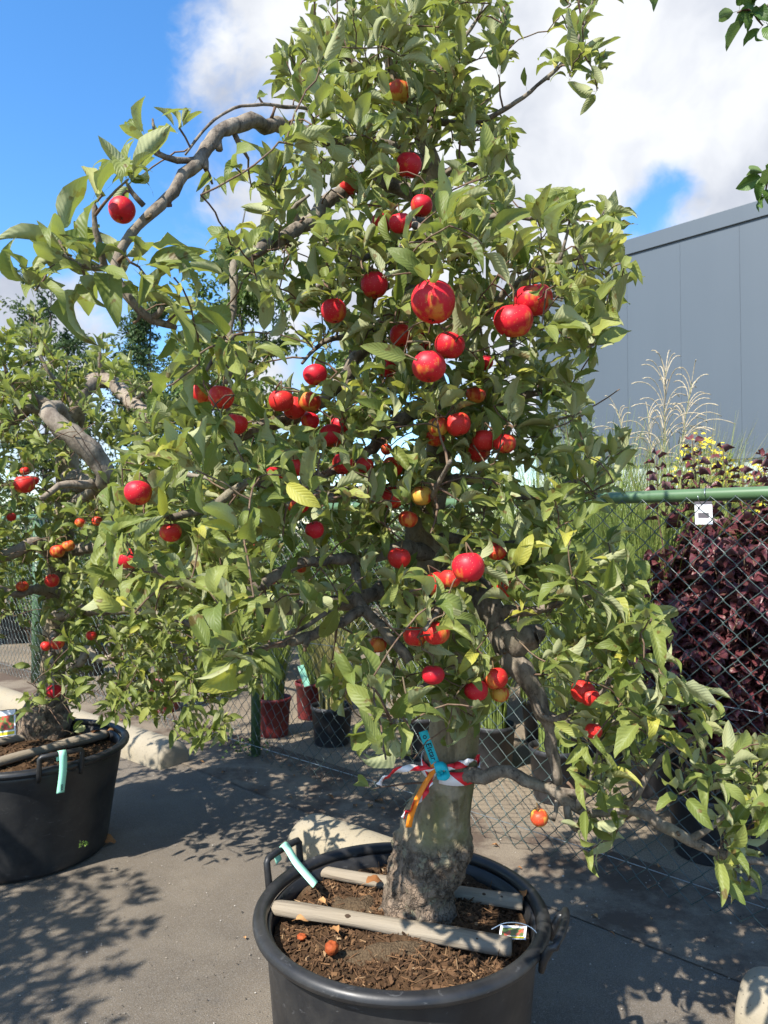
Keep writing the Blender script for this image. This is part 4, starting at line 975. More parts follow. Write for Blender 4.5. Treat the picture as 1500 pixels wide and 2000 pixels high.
# hand-placed sprays: (photo x, y, depth, n leaves, leaf length, axis)
sprays = [(187, 450, 1.15, 4, .098, (-.2, -.2, 1)), (183, 395, 1.14, 4, .10, (-.05, -.2, 1)), (200, 380, 1.15, 2, .095, (.3, -.2, 1)), (140, 500, 1.15, 5, .112, (-1, -.2, .15)), (165, 540, 1.16, 4, .112, (-.8, -.3, -.5)), (205, 530, 1.17, 4, .11, (-.2, -.6, -.6)), (245, 500, 1.18, 4, .105, (.5, -.4, .2)),
 (115, 470, 1.15, 3, .095, (-.8, 0, .8)), (270, 520, 1.18, 5, .11, (.9, -.4, .1)), (300, 560, 1.19, 4, .108, (.8, -.3, -.3)), (262, 600, 1.19, 3, .11, (.0, -.4, -1)), (345, 640, 1.22, 5, .10, (.6, -.3, -.6)), (300, 232, 1.25, 3, .06, (0, 0, 1)), (245, 352, 1.22, 5, .06, (-.3, -.2, .5)), (285, 275, 1.25, 5, .07, (-.6, -.2, .4)),
 (362, 300, 1.36, 4, .06, (0, 0, -1)), (350, 250, 1.35, 4, .06, (.2, 0, .5)), (505, 190, 1.47, 2, .05, (.4, 0, .5)), (415, 360, 1.33, 4, .075, (.1, 0, -.9)),
 (468, 1285, 1.27, 10, .098, (-.5, -.5, -.1)), (488, 1270, 1.3, 9, .095, (.3, -.5, -.3)), (455, 1262, 1.3, 6, .085, (-.5, -.3, .5)),
 (765, 1412, 1.26, 8, .10, (-.4, -.5, -.4)), (775, 1400, 1.28, 7, .095, (.4, -.5, .1)), (735, 1395, 1.3, 4, .085, (-.8, -.3, .3)), (785, 1418, 1.25, 5, .11, (.1, -.3, -1)),
 (600, 975, 1.32, 9, .095, (-.2, -.6, -.2)), (640, 960, 1.36, 7, .09, (.4, -.5, -.1)), (590, 950, 1.36, 6, .09, (-.5, -.4, .3)),
 (860, 480, 1.42, 9, .10, (.1, -.5, .6)), (880, 430, 1.45, 7, .095, (.2, -.3, .8)), (930, 470, 1.45, 7, .095, (.5, -.3, .3)), (780, 480, 1.45, 7, .095, (-.3, -.4, .5)),
 (1112, 400, 1.55, 5, .10, (.1, -.1, 1)), (1180, 415, 1.53, 6, .095, (.3, -.1, .8)), (1140, 495, 1.55, 7, .09, (.6, -.2, .2)), (1150, 590, 1.57, 6, .09, (.8, -.2, 0)),
 (1230, 1250, 1.58, 8, .10, (.4, -.2, .8)), (1190, 1300, 1.6, 8, .095, (.2, -.3, .5)), (1330, 1390, 1.64, 8, .09, (.8, -.3, .1)), (1250, 1390, 1.65, 8, .09, (.3, -.5, .3)), (1110, 1400, 1.6, 6, .09, (0, -.5, .3)),
 (1140, 1130, 1.6, 8, .095, (.4, -.5, -.1)), (1060, 1090, 1.6, 7, .095, (0, -.6, .2)), (1160, 900, 1.72, 6, .075, (.7, -.2, .5)), (1190, 880, 1.72, 5, .075, (.5, -.1, .8)),
 (1130, 80, 1.71, 5, .08, (.4, 0, .5)), (1155, 10, 1.7, 5, .085, (.2, 0, .9)), (1085, 130, 1.73, 5, .06, (-.2, 0, .5)), (1045, 170, 1.75, 4, .055, (0, 0, -.6)), (1150, 120, 1.7, 3, .085, (.6, 0, -.3)), (1030, 180, 1.75, 3, .06, (-.2, 0, .6)),
 (940, 30, 1.83, 5, .08, (.5, 0, .6)), (980, 45, 1.83, 4, .085, (.8, 0, .2)), (560, 100, 1.75, 6, .075, (-.5, 0, .7)), (1430, 1690, 1.74, 8, .07, (.2, -.3, -.6)), (1460, 1540, 1.7, 8, .08, (.3, -.2, .5)),
 (1170, 1450, 1.68, 6, .09, (0, -.4, .5)), (1150, 1585, 1.73, 6, .085, (.2, -.4, -.6)), (1200, 1570, 1.72, 6, .09, (.3, -.4, -.4)), (1140, 1615, 1.72, 4, .085, (.1, -.3, -.9)), (1050, 1610, 1.72, 3, .06, (-.4, -.2, -.8)),
 (900, 1385, 1.70, 6, .10, (.1, -.5, -.7)), (925, 1400, 1.70, 5, .10, (.2, -.5, -.8)), (965, 1400, 1.73, 5, .10, (.4, -.4, -.7)), (880, 1350, 1.66, 6, .095, (0, -.6, -.3)), (920, 1330, 1.68, 6, .095, (.2, -.6, -.2)), (860, 1370, 1.6, 6, .095, (-.1, -.6, -.3)), (840, 1240, 1.45, 7, .08, (0, -.5, .2)), (930, 1270, 1.6, 6, .08, (.1, -.4, .1)),
 (560, 930, 1.45, 6, .08, (-.4, -.3, .4)), (430, 1090, 1.45, 8, .075, (0, -.4, .5)), (420, 1110, 1.42, 6, .08, (0, -.4, -.6)), (250, 1030, 1.46, 6, .08, (-.5, -.3, .2)), (280, 980, 1.5, 5, .075, (-.3, -.2, .6))]
handA = []
for (x, y, d, n, L, ax) in sprays:
    p = at(x, y, d); a, dist, r = A.attach(p); A.cur = -1
    if dist > .01: A.twig(a, p, min(.005, max(.002, r * .8)), .0022, .08)
    A.leaves(p, unit(ax) + np.array([0, 0, .15]), n, L, (.35, 1.5))
# sprays on short twigs in front of the trunk
for q in range(95):
    x, y, d = rng.uniform(640, 990), rng.uniform(480, 1180), rng.uniform(1.48, 1.80); p = at(x, y, d); a, dist, r = A.attach(p); A.cur = -1
    if dist > .01: A.twig(a, p, min(.004, max(.002, r * .8)), .0018, .08)
    A.leaves(p, np.array([rng.normal(0, .5), -.4, .7]), int(rng.integers(4, 8)), .082)
# upright shoots at the top
for (x0, y0, x1, y1, d) in ((760, 140, 705, -70, 1.84), (800, 200, 790, 0, 1.82), (840, 260, 900, 60, 1.8), (700, 180, 640, 20, 1.8), (900, 330, 960, 190, 1.78), (620, 250, 560, 120, 1.75), (860, 150, 870, -50, 1.85), (740, 120, 760, -90, 1.9)):
    A.shoot(at(x0, y0, d), at(x1, y1, d), 11, .078)
for (x0, y0, x1, y1, d) in ((1090, 820, 1210, 760, 1.75), (1150, 950, 1215, 880, 1.7), (1170, 1110, 1250, 1130, 1.66), (1320, 1460, 1400, 1410, 1.7), (1440, 1560, 1510, 1480, 1.7), (450, 780, 380, 720, 1.45), (340, 900, 300, 860, 1.58)):
    A.shoot(at(x0, y0, d), at(x1, y1, d), 8, .08)

# apples: x, y, diameter in photo pixels, depth, skin
apples = [(847, 590, 88, 1.36, 'red'), (1043, 586, 76, 1.48, 'red'), (1004, 626, 78, 1.45, 'red'), (838, 716, 68, 1.42, 'red'), (878, 674, 60, 1.50, 'red'), (798, 323, 51, 1.72, 'red'), (652, 607, 51, 1.60, 'red'),
 (731, 557, 54, 1.62, 'red'), (783, 655, 46, 1.70, 'mid'), (823, 664, 36, 1.75, 'red'), (757, 718, 34, 1.78, 'red'), (616, 732, 47, 1.62, 'red'), (433, 776, 50, 1.46, 'mid'), (391, 769, 40, 1.52, 'mid'), (461, 828, 44, 1.56, 'mid'),
 (549, 783, 40, 1.62, 'mid'), (574, 797, 37, 1.68, 'mid'), (606, 785, 36, 1.66, 'orange'), (606, 822, 30, 1.72, 'red'), (648, 851, 40, 1.72, 'red'), (668, 832, 38, 1.76, 'red'), (270, 963, 53, 1.44, 'red'), (334, 1040, 43, 1.48, 'mid'),
 (255, 1090, 41, 1.46, 'red'), (540, 916, 35, 1.50, 'red'), (670, 906, 36, 1.62, 'red'), (576, 914, 32, 1.56, 'mid'), (712, 909, 28, 1.66, 'mid'), (856, 833, 42, 1.62, 'yellow'), (894, 829, 40, 1.60, 'mid'), (850, 856, 32, 1.70, 'orange'),
 (946, 861, 48, 1.66, 'mid'), (986, 866, 44, 1.62, 'mid'), (935, 882, 38, 1.72, 'mid'), (915, 1108, 64, 1.42, 'red'), (880, 1130, 42, 1.52, 'mid'), (848, 1140, 40, 1.58, 'mid'), (780, 1090, 37, 1.62, 'mid'), (824, 968, 35, 1.64, 'yellow'),
 (767, 972, 38, 1.7, 'mid'), (797, 1014, 32, 1.68, 'orange'), (766, 912, 34, 1.72, 'mid'), (588, 1110, 20, 1.75, 'orange'), (530, 1131, 23, 1.7, 'orange'), (615, 1035, 30, 1.56, 'red'), (582, 985, 36, 1.52, 'red'), (845, 1318, 44, 1.50, 'red'),
 (812, 1243, 38, 1.54, 'mid'), (852, 1236, 52, 1.48, 'mid'), (738, 1259, 28, 1.70, 'orange'), (931, 1349, 38, 1.60, 'red'), (968, 1325, 40, 1.62, 'mid'), (976, 1354, 31, 1.66, 'yellow'), (1138, 1350, 38, 1.60, 'mid'), (1152, 1362, 31, 1.58, 'mid'),
 (1160, 1428, 27, 1.62, 'mid'), (778, 180, 40, 1.74, 'yellow'), (823, 402, 44, 1.66, 'red'), (782, 436, 46, 1.56, 'red'), (746, 436, 36, 1.66, 'red'), (238, 411, 52, 1.24, 'red'), (682, 362, 32, 1.76, 'mid'), (755, 878, 22, 1.75, 'orange'),
 (930, 771, 32, 1.72, 'orange'), (946, 709, 28, 1.78, 'red'), (983, 1148, 36, 1.66, 'mid'), (970, 1076, 33, 1.70, 'mid'), (1053, 1597, 35, 1.71, 'yellowred')]
applesB = [(48, 946, 40, 3.0, 'mid'), (112, 1077, 28, 3.0, 'orange'), (134, 1066, 24, 3.02, 'orange'), (102, 1134, 27, 2.95, 'mid'), (43, 1145, 23, 3.0, 'orange'), (157, 1021, 20, 3.05, 'orange'), (190, 1018, 20, 3.05, 'orange'), (112, 1256, 26, 2.9, 'mid'), (90, 1262, 20, 2.95, 'mid'),
 (105, 1350, 30, 2.9, 'red'), (178, 1241, 20, 3.0, 'mid'), (48, 920, 17, 3.1, 'mid'), (66, 938, 20, 3.05, 'mid'), (492, 1071, 19, 3.0, 'red'), (330, 880, 16, 3.1, 'mid'), (22, 1010, 18, 3.1, 'mid')]
SUBST = {'red': 'apple_red', 'mid': 'apple_mid', 'orange': 'apple_orange', 'yellow': 'apple_yellow', 'yellowred': 'apple_yellow'}
def apple_mesh(seed, ns=28, nr=16):
    r_ = np.random.default_rng(seed); lob = r_.uniform(.006, .026); ph = r_.uniform(0, 6.28); el = r_.uniform(.86, .97)
    V = []
    for i in range(nr + 1):
        t = math.pi * i / nr
        rr = math.sin(t) ** .92 * (1 + .05 * math.cos(t)); zz = math.cos(t) * el
        zz -= .30 * math.exp(-(t / .30) ** 2); zz += .17 * math.exp(-((math.pi - t) / .26) ** 2)
        for k in range(ns):
            a = 2 * math.pi * k / ns
            q = 1 + lob * math.cos(5 * a + ph) * (1 - .5 * math.cos(t)) + .05 * math.cos(a + ph) * math.cos(t * .5) + .012 * math.cos(2 * a + 2 * ph)
            V.append((rr * q * math.cos(a), rr * q * math.sin(a), zz))
    F = [(i * ns + k, (i + 1) * ns + k, (i + 1) * ns + (k + 1) % ns, i * ns + (k + 1) % ns) for i in range(nr) for k in range(ns)]
    return np.array(V), F
AM = [apple_mesh(i) for i in range(7)]
def rotm(ax, an):
    from mathutils import Matrix
    return np.array(Matrix.Rotation(an, 3, Vector(ax)))
clearA = []; clearB = []
def apple(spec, tree, label, group, clear, prob=.86, k=.80):
    x, y, dia, d, skin = spec
    hid = dia < 42 and d < 2.5 and not (skin == 'yellowred' or dia < 26)
    if hid: dia *= 1.22; k = .60; prob = min(prob, .66)
    c = at(x, y, d); r = dia / 2 * d / FPX * np.linalg.norm(ray(x, y)) ** 0
    V0, F0 = AM[rng.integers(len(AM))]
    M = rotm((rng.normal(), rng.normal(), 0.01), rng.uniform(.05, .45)) @ rotm((0, 0, 1), rng.uniform(0, 6.28))
    o = thing('apple', c, label, 'apple', group)
    mk('skin', (V0 * r) @ M.T + c, F0, SUBST[skin], o)
    topd = M @ np.array([0, 0, 1.]); s0 = c + topd * r * .62
    a, dist, nr_ = tree.attach(s0 + topd * .02)
    e = s0 + topd * r * .75 + np.array([0, 0, .006])
    V, F = tube([s0 - topd * r * .1, s0 + topd * r * .3, e], [.0016, .0013, .002], 6); mk('stem', V, F, 'stem', o)
    tree.twig(a, e, .003, .0018, .1); tree.tw[-1][3] = True
    b0 = c - topd * r * .80
    Vc = []; 
    for q in range(5):
        an = q * 1.2566; rv = M @ np.array([math.cos(an), math.sin(an), 0]); rw = M @ np.array([math.cos(an + 1), math.sin(an + 1), 0])
        Vc += [b0, b0 + rv * r * .12 - topd * r * .03, b0 + (rv + rw) * r * .09 - topd * r * .12]
    mk('calyx', Vc, [(3 * q, 3 * q + 1, 3 * q + 2) for q in range(5)], 'calyx', o, smooth=False)
    clear.append(('disc', (x, y, dia / 2 * k), d, prob))
    return o
special = {0: 'largest glossy red apple with a ragged leaf across its shaded left side', 1: 'big red apple overlapping its neighbour, nibbled leaf stuck on its face', 2: 'big red apple half hidden under its overlapping twin near the grey building wall',
 3: 'red apple with a pale greenish bottom, lower front one of the stacked pair', 4: 'red apple tucked behind the one with a greenish bottom', 5: 'lone red apple against the upper trunk, below the orange-yellow one', 34: 'large red apple just above the forked knobbly limb',
 21: 'cleft red apple hanging on the left limb above the streaked one', 56: 'orange-yellow apple high in the crown', 60: 'red apple behind a leaf at the end of the high limb against blue sky', 67: 'yellow and red streaked apple hanging free below the low side branch', 28: 'yellowish apple with an open eye beside a flushed orange twin',
 6: 'lone round red apple between the dark middle limb and the drooping limb', 7: 'red apple tucked under a broad drooping leaf beside the largest apple', 8: 'streaked red apple half covered beside the stacked greenish-bottomed pair', 9: 'small red apple peeking out above the greenish-bottomed apple', 10: 'small red apple beside a pale leaf near the greenish-bottomed apple',
 13: 'smaller green-cheeked red apple beside the one with a pale leaf in front', 14: 'red apple crossed by a thin twig beside the thick dark limb', 15: 'smooth orange-red apple, outer end of a tight row of three', 16: 'middle one in the tight row of three orange-red apples', 17: 'orange apple, inner end of a tight row of three', 18: 'dark red apple just above the touching dark red pair',
 22: 'lopsided streaked apple with an open stem pit below the cleft apple', 23: 'pinkish red apple at the far end of the arched limb', 24: 'glossy red apple above the near spray of broad leaves', 25: 'bright red flat apple beside a smaller striped one', 26: 'orange-red apple mostly hidden beside the glossy one above the broad spray', 27: 'small striped apple beside the bright red flat one',
 29: 'flushed orange apple beside the yellowish open-eyed one', 30: 'orange apple peeking below the yellowish open-eyed one', 35: 'streaked apple tucked against the large one above the knobbly limb', 36: 'streaked apple behind a pointed leaf near the large one above the knobbly limb', 44: 'small dark red apple hanging below the near spray of broad leaves', 45: 'dark red apple hidden behind the near spray of broad leaves',
 50: 'oval red apple in the trio beside the knobbly limb', 51: 'flushed apple topping the trio beside the knobbly limb', 52: 'yellow apple under the trio beside the knobbly limb', 55: 'small streaked apple alone beneath the touching pair on the low side branch', 61: 'streaked apple hidden behind leaves high beside the high left limb', 38: 'yellow-orange apple hanging in front of the mid trunk', 63: 'orange apple behind the leaves below the two overlapping big apples',
 46: 'bright red apple above the turquoise tag', 11: 'round red apple hanging singly below the dark middle limb', 12: 'red-orange apple with a pale leaf in front, beside its smaller twin', 49: 'dull orange apple hanging behind the forked cut stub'}
gl = {'red': ('red apple half hidden among the leaves of the big tree', 'red apples among the leaves'), 'mid': ('red apple with orange streaks among the leaves of the big tree', 'streaked apples among the leaves'),
      'orange': ('small orange apple deep inside the big tree', 'small orange apples'), 'yellow': ('yellow apple with faint red blush among leaves of the big tree', 'yellowish apples'), 'yellowred': ('', '')}
pairs = (((19, 20), 'dark red apple of the touching pair above the broad-leaf spray', 'touching dark red pair'), ((31, 32, 33), 'streaked apple in the cluster of three at the crown edge toward the tall grass', 'crown-edge cluster of three'),
         ((47, 48), 'streaked apple of the stacked pair above the bright red one by the tag', 'stacked streaked pair'), ((53, 54), 'small streaked apple of the touching pair on the low side branch', 'touching pair on the side branch'), ((57, 58, 59), 'red apple in the leafy cluster of three below the lone one on the upper trunk', 'leafy cluster of three'))
for i, s_ in enumerate(apples):
    lab, grp = gl[s_[4]]
    for ids, lb, gr in pairs:
        if i in ids: lab, grp = lb, gr
    if i in special: apple(s_, A, special[i], 'apples on the big tree', clearA, .93)
    else: apple(s_, A, lab, grp, clearA)

# keep what the photograph shows open: trunk with its tags, bare limbs, sky gaps
def cap(pts, depth, prob): clearA.append(('cap', pts, depth, prob))
cap([(880, 1640, 70), (880, 1545, 52)], 1.9, 1.0); cap([(800, 1640, 60), (850, 1520, 30), (838, 1440, 18)], 1.9, 1.0)
cap([(742, 1528, 20), (790, 1502, 18), (850, 1500, 20)], 1.9, 1.0); cap([(850, 1505, 20), (795, 1600, 22)], 1.9, 1.0)
cap([(940, 1508, 26), (1060, 1530, 24), (1100, 1560, 20)], 1.85, 1.0)
cap([(540, 240, 14), (430, 260, 17), (350, 356, 16), (285, 425, 14)], 1.6, .92)
cap([(690, 1110, 12), (712, 1192, 18), (795, 1290, 14)], 1.8, .95); cap([(700, 1195, 16), (570, 1252, 14)], 1.8, .97)
cap([(690, 1094, 10), (560, 1110, 14), (500, 1145, 12)], 1.7, .88)
cap([(968, 1205, 26), (1000, 1275, 26)], 1.8, .9); cap([(1045, 1248, 24), (1050, 1250, 24)], 1.8, .85)
cap([(720, 890, 14), (785, 820, 12)], 1.8, .85); cap([(650, 760, 14), (705, 690, 14)], 1.9, .8); cap([(455, 530, 10), (455, 640, 10)], 1.6, .85); cap([(480, 850, 14), (600, 802, 14)], 1.75, .8)
cap([(1310, 1622, 18), (1400, 1662, 14)], 1.8, .92); cap([(830, 1040, 30), (826, 1065, 26)], 1.9, .8); cap([(350, 1005, 8), (470, 945, 10)], 1.6, .85)
cap([(955, 655, 14), (980, 670, 18)], 9, .85); cap([(975, 220, 10), (1040, 178, 10)], 1.9, .9); cap([(560, 470, 12), (480, 505, 12)], 1.65, .85)
cap([(520, 620, 30), (560, 650, 30)], 9, .6); cap([(520, 700, 22), (640, 690, 24)], 9, .55)
cap([(585, 1400, 50), (640, 1500, 60)], 9, 1.0); cap([(560, 1500, 60), (700, 1620, 40)], 9, 1.0); cap([(1010, 1430, 30), (1000, 1470, 30)], 9, .9)
nA = finish(A, maskA, clearA, 'leaf', 300)

# ------------------------------------------------------------------ smaller apple tree in the dented tub
TB2 = at_h(92, 1432, LSZ + .01)
treeB = thing('apple_tree', (TB2[0], TB2[1], LSZ), 'shorter apple tree with pale thick pruned limbs on a knobbly swollen base', 'tree', 'apple trees in tubs')
B = Tree(treeB, 'limb2', 'twig', 'leaf2')
d0 = float(TB2[1])
tp = [(86, 1452, d0, .115), (90, 1432, d0, .118), (90, 1405, d0, .12), (92, 1385, d0, .108), (100, 1355, d0, .066), (104, 1300, d0, .058), (108, 1230, d0, .060), (112, 1150, d0, .056), (120, 1080, d0, .054), (128, 1000, d0, .052), (132, 930, d0, .055), (130, 870, d0, .05), (125, 830, d0, .035)]
P = np.array([tuple(at(*p[:3])) + (p[3],) for p in tp]); C = catmull(P, .01); V, F = tube(C[:, :3], C[:, 3], 40, True)
ctr = np.repeat(C[:, :3], 40, 0)
for i in range(len(V)):
    v = Vector(V[i]); lowf = 1 / (1 + math.exp((v.z - .56) / .02))
    V[i] = ctr[i] + (V[i] - ctr[i]) * (1 + .05 * mnoise.noise(v * 12) + lowf * (.26 * mnoise.noise(v * 11) + .12 * abs(mnoise.noise(v * 36)) + .05 * mnoise.noise(v * 80)))
mk('trunk', V, F, 'trunk', treeB)
B.nodes += [c[:3] for c in C[::6] if c[2] > .9]; B.nr += [c[3] for c in C[::6] if c[2] > .9]
for l in [
 [(135, 930, d0, .05), (205, 945, 3.0, .035), (196, 905, 2.92, .042), (165, 872, 2.88, .044), (138, 848, 2.86, .042), (110, 828, 2.86, .038), (96, 808, 2.87, .036), (108, 798, 2.95, .032), (150, 850, 3.1, .02)],
 [(130, 880, d0, .045), (150, 800, 3.3, .040), (165, 760, 3.3, .038), (200, 742, 3.35, .036), (235, 760, 3.3, .036), (258, 788, 3.25, .034), (282, 805, 3.2, .030), (330, 830, 3.1, .02)],
 [(125, 850, d0, .04), (80, 790, 3.3, .045), (40, 800, 3.3, .042), (5, 830, 3.3, .040), (-60, 800, 3.3, .03), (-140, 820, 3.2, .02)],
 [(128, 1000, d0, .04), (190, 950, 3.05, .022), (150, 948, 2.95, .018), (115, 950, 2.9, .014), (80, 975, 2.85, .010)],
 [(118, 1090, d0, .045), (70, 1062, 3.1, .028), (30, 1078, 3.0, .026), (-20, 1090, 2.95, .024), (-100, 1070, 2.9, .015)],
 [(112, 1160, d0, .035), (70, 1150, 3.1, .02), (30, 1160, 3.0, .014), (-30, 1130, 2.95, .01)],
 [(106, 1250, d0, .03), (150, 1300, 3.05, .018), (170, 1270, 2.95, .016), (195, 1290, 2.9, .014), (240, 1270, 2.85, .008)],
 [(110, 1200, d0, .035), (200, 1190, 3.1, .022), (300, 1200, 3.0, .018), (400, 1230, 2.95, .012), (460, 1270, 2.9, .006)],
 [(118, 1080, d0, .035), (220, 1060, 3.1, .022), (320, 1050, 3.0, .018), (420, 1060, 2.95, .012), (500, 1080, 2.9, .006)],
 [(125, 960, d0, .03), (230, 930, 3.1, .02), (330, 920, 3.05, .014), (430, 940, 3.0, .007)],
 [(300, 1200, 3.0, .012), (360, 1290, 2.95, .009), (390, 1370, 2.9, .005)],
 [(108, 1230, d0, .018), (100, 1280, 2.95, .01), (105, 1320, 2.88, .006), (105, 1360, 2.86, .003)],
 [(150, 800, 3.3, .012), (80, 700, 3.25, .008), (72, 630, 3.2, .004)],
 [(200, 742, 3.35, .012), (195, 690, 3.3, .007), (200, 650, 3.28, .003)],
 [(40, 800, 3.3, .012), (10, 720, 3.25, .008), (-10, 660, 3.2, .004)], [(258, 788, 3.25, .010), (290, 760, 3.2, .007), (320, 740, 3.18, .003)]]:
    B.limb(l, sides=10, step=.03, wob=.22)
rowsB = [[(55, 90, .5), (-200, 20, .5)], [(-300, 100, .7), (185, 225, .5)], [(-300, 250, .8)], [(-300, 330, .8), (0, 60, .8)], [(-300, 330, .85)], [(-300, 340, .85)], [(-300, 350, .85)], [(-300, 420, .9)], [(-300, 460, .9)], [(-300, 480, .9)],
         [(-300, 500, .9)], [(-300, 520, .85)], [(-200, 90, .6), (120, 520, .9)], [(50, 160, 1.0), (180, 500, .95)], [(50, 160, 1.0), (170, 500, .9)], [(55, 155, 1.1), (190, 450, .7)], [(60, 150, 1.1), (340, 440, .55)]]
maskB = Mask(rowsB, y0=600)
fill(B, maskB, 48.0, .076, .40, near=90, tree_c=np.array([-1.6, 3.25, 1.3]), drange=(2.45, 4.2), up=.9)
for (x0, y0, x1, y1, d) in ((72, 760, 68, 620, 3.2), (195, 760, 198, 665, 3.2), (10, 760, -10, 650, 3.2), (120, 790, 130, 690, 3.25), (290, 800, 300, 740, 3.1)):
    B.shoot(at(x0, y0, d), at(x1, y1, d), 12, .07, .004)
labB = {9: 'red apple hanging lowest on the shorter tree, above its swollen base', 13: 'bright red apple of the shorter tree reaching out toward the green fence post', 3: 'round red-orange apple of the shorter tree below the side-by-side dull pair', 10: 'small red apple among the right-hand drooping leaves of the shorter tree'}
labB[10] = 'small red apple on the shorter tree near the curled bare stub'
for i, s_ in enumerate(applesB):
    lb, gr = labB.get(i, 'small orange-red apple on the shorter tree with pale pruned limbs'), 'apples on the shorter tree'
    if i in (0, 11, 12): lb, gr = 'orange-red apple in the tight cluster on the shorter tree', 'tight cluster on the shorter tree'
    if i in (1, 2): lb, gr = 'dull orange apple, one of two side by side on the shorter tree', 'dull pair on the shorter tree'
    if i in (7, 8): lb, gr = 'red apple of the pair just above the lowest one on the shorter tree', 'red pair on the shorter tree'
    apple(s_, B, lb, gr, clearB, .95, .95)
clearB += [('cap', [(100, 810, 24), (150, 858, 26), (195, 905, 24)], 3.1, .8), ('cap', [(215, 752, 20), (278, 800, 20)], 3.4, .6), ('cap', [(90, 1440, 46), (92, 1412, 36)], 4, 1.0), ('cap', [(20, 1080, 14), (75, 1062, 12)], 3.1, .5), ('cap', [(132, 900, 26), (128, 960, 22)], 3.2, .4),
           ('cap', [(10, 825, 20), (60, 800, 20)], 3.4, .2), ('cap', [(45, 1180, 30), (45, 1310, 40)], 9, .9)]
finish(B, maskB, clearB, 'leaf2', 300, cols=3)

# ------------------------------------------------------------------ a third tub with a tree, left of the yard, whose shade falls into the picture
tubC, soilC = tub((-2.75, 1.15, 0), .40, .46, 'black plastic tub of the shade-casting tree at the yard side', [(R(20), .05, .01), (R(200), .05, .01)], soil_z=.40)
treeC = thing('apple_tree', (-2.75, 1.15, .40), 'apple tree whose shade falls across the open asphalt', 'tree', 'apple trees in tubs')
def copy_under(src, parent):
    c = src.copy(); COL.objects.link(c); c.parent = parent
    return c
for ch in list(treeB.children):
    if ch.name.split('.')[0] in ('trunk', 'limb', 'twigs', 'foliage'): copy_under(ch, treeC)
treeC.rotation_euler.z = R(140); treeC.scale = (.85, .85, .85)

# ------------------------------------------------------------------ generic background plants
def crown_tree(name, base, height, label, cat, mat, limbs_seed, spread, nleaf, leafL, z0, droop=0.0, group=None, trunk_r=.06, shape=1.0):
    r_ = np.random.default_rng(limbs_seed); base = np.array(base, float)
    t = thing(name, base, label, cat, group)
    top = base + np.array([r_.normal(0, .1), r_.normal(0, .1), height])
    P = np.linspace(base, top, 14); P[1:-1, :2] += r_.normal(0, .03 * height / 5, (12, 2)); rad = np.linspace(trunk_r, .006, 14)
    V, F = tube(P, rad, 9); mk('trunk', V, F, 'bgbark', t)
    b = MB(); tips = []
    for i in range(int(30 * shape)):
        f = r_.uniform(z0, .97); p = base + (top - base) * f; an = r_.uniform(0, 6.28)
        ln = spread * (1.0 - .72 * max(0, (f - z0) / (1 - z0))) * r_.uniform(.6, 1.1)
        q = p + np.array([math.cos(an) * ln, math.sin(an) * ln, ln * r_.uniform(.3, 1.0) - droop * ln])
        m_ = (p + q) / 2 + np.array([0, 0, .15 * ln]); k = 7; tt = np.linspace(0, 1, k)[:, None]
        Q = (1 - tt) ** 2 * p + 2 * tt * (1 - tt) * m_ + tt ** 2 * q
        V, F = tube(Q, np.linspace(trunk_r * .3 * (1.1 - f) + .004, .003, k), 5, False); b.add(V, F)
        for s_ in range(9):
            u = r_.uniform(.3, 1.0); a = Q[int(u * (k - 1))]; e = a + r_.normal(0, .24 * ln, 3) + np.array([0, 0, .12 * ln - droop * .5 * ln]); tips.append((a, e))
            V, F = tube([a, (a + e) / 2 + r_.normal(0, .02, 3), e], [.004, .003, .002], 4, False); b.add(V, F)
    tag(b.build('branches', 'bgbark', t), kind='stuff')
    tips_a = np.array([x[0] for x in tips]); tips_b = np.array([x[1] for x in tips])
    idx = r_.integers(0, len(tips), nleaf); u = r_.random((nleaf, 1)) ** .7
    Bp = tips_a[idx] * (1 - u) + tips_b[idx] * u + r_.normal(0, leafL * .5, (nleaf, 3))
    D = unit(tips_b[idx] - tips_a[idx]) * .6 + r_.normal(0, .6, (nleaf, 3)) + np.array([0, 0, -droop * .9]); U = np.array([0, 0, 1.]) + r_.normal(0, .5, (nleaf, 3))
    V, uv, F = leaf_arrays(Bp, D, U, leafL * r_.uniform(.6, 1.15, nleaf), asp=.45, cols=3, rows=np.array([-.1, .02, .3, .65, 1.0]), wid=np.array([.04, .05, .9, .85, .03]))
    leaf_stuff('crown', V, uv, F, mat, t, r_.random(nleaf))
    return t
grp = 'trees beyond the fence'
crown_tree('pear_tree', (-5.0, 10.5, 0), 4.9, 'dark blue-green small-leaved tree beyond the fence, left one of the row', 'tree', 'bgleaf', 3, 1.35, 9500, .080, .25, .1, grp)
crown_tree('pear_tree', (-3.5, 10.8, 0), 5.0, 'dark blue-green small-leaved tree beyond the fence, middle one of the row', 'tree', 'bgleaf', 4, 1.3, 9500, .080, .25, .1, grp)
crown_tree('pear_tree', (-2.7, 10.0, 0), 3.9, 'dark small-leaved tree beside the drooping lime-green one', 'tree', 'bgleaf', 5, 1.2, 9500, .080, .25, .1, grp)
crown_tree('birch_tree', (-1.62, 7.6, 0), 5.0, 'slender lime-green tree with drooping twigs behind the big apple tree', 'tree', 'bgleaf2', 6, 1.15, 14000, .08, .2, .45, grp, .05)
crown_tree('birch_tree', (-.55, 9.6, 0), 4.0, 'lime-green drooping tree seen through gaps of the apple crown', 'tree', 'bgleaf2', 7, 1.0, 7000, .07, .2, .45, grp, .05)
crown_tree('willow_shrub', (2.15, 7.9, 0), 3.1, 'pale grey-green feathery willow shrub in front of the grey wall', 'shrub', 'greyleaf', 8, .55, 2600, .055, .35, -.2, None, .03)

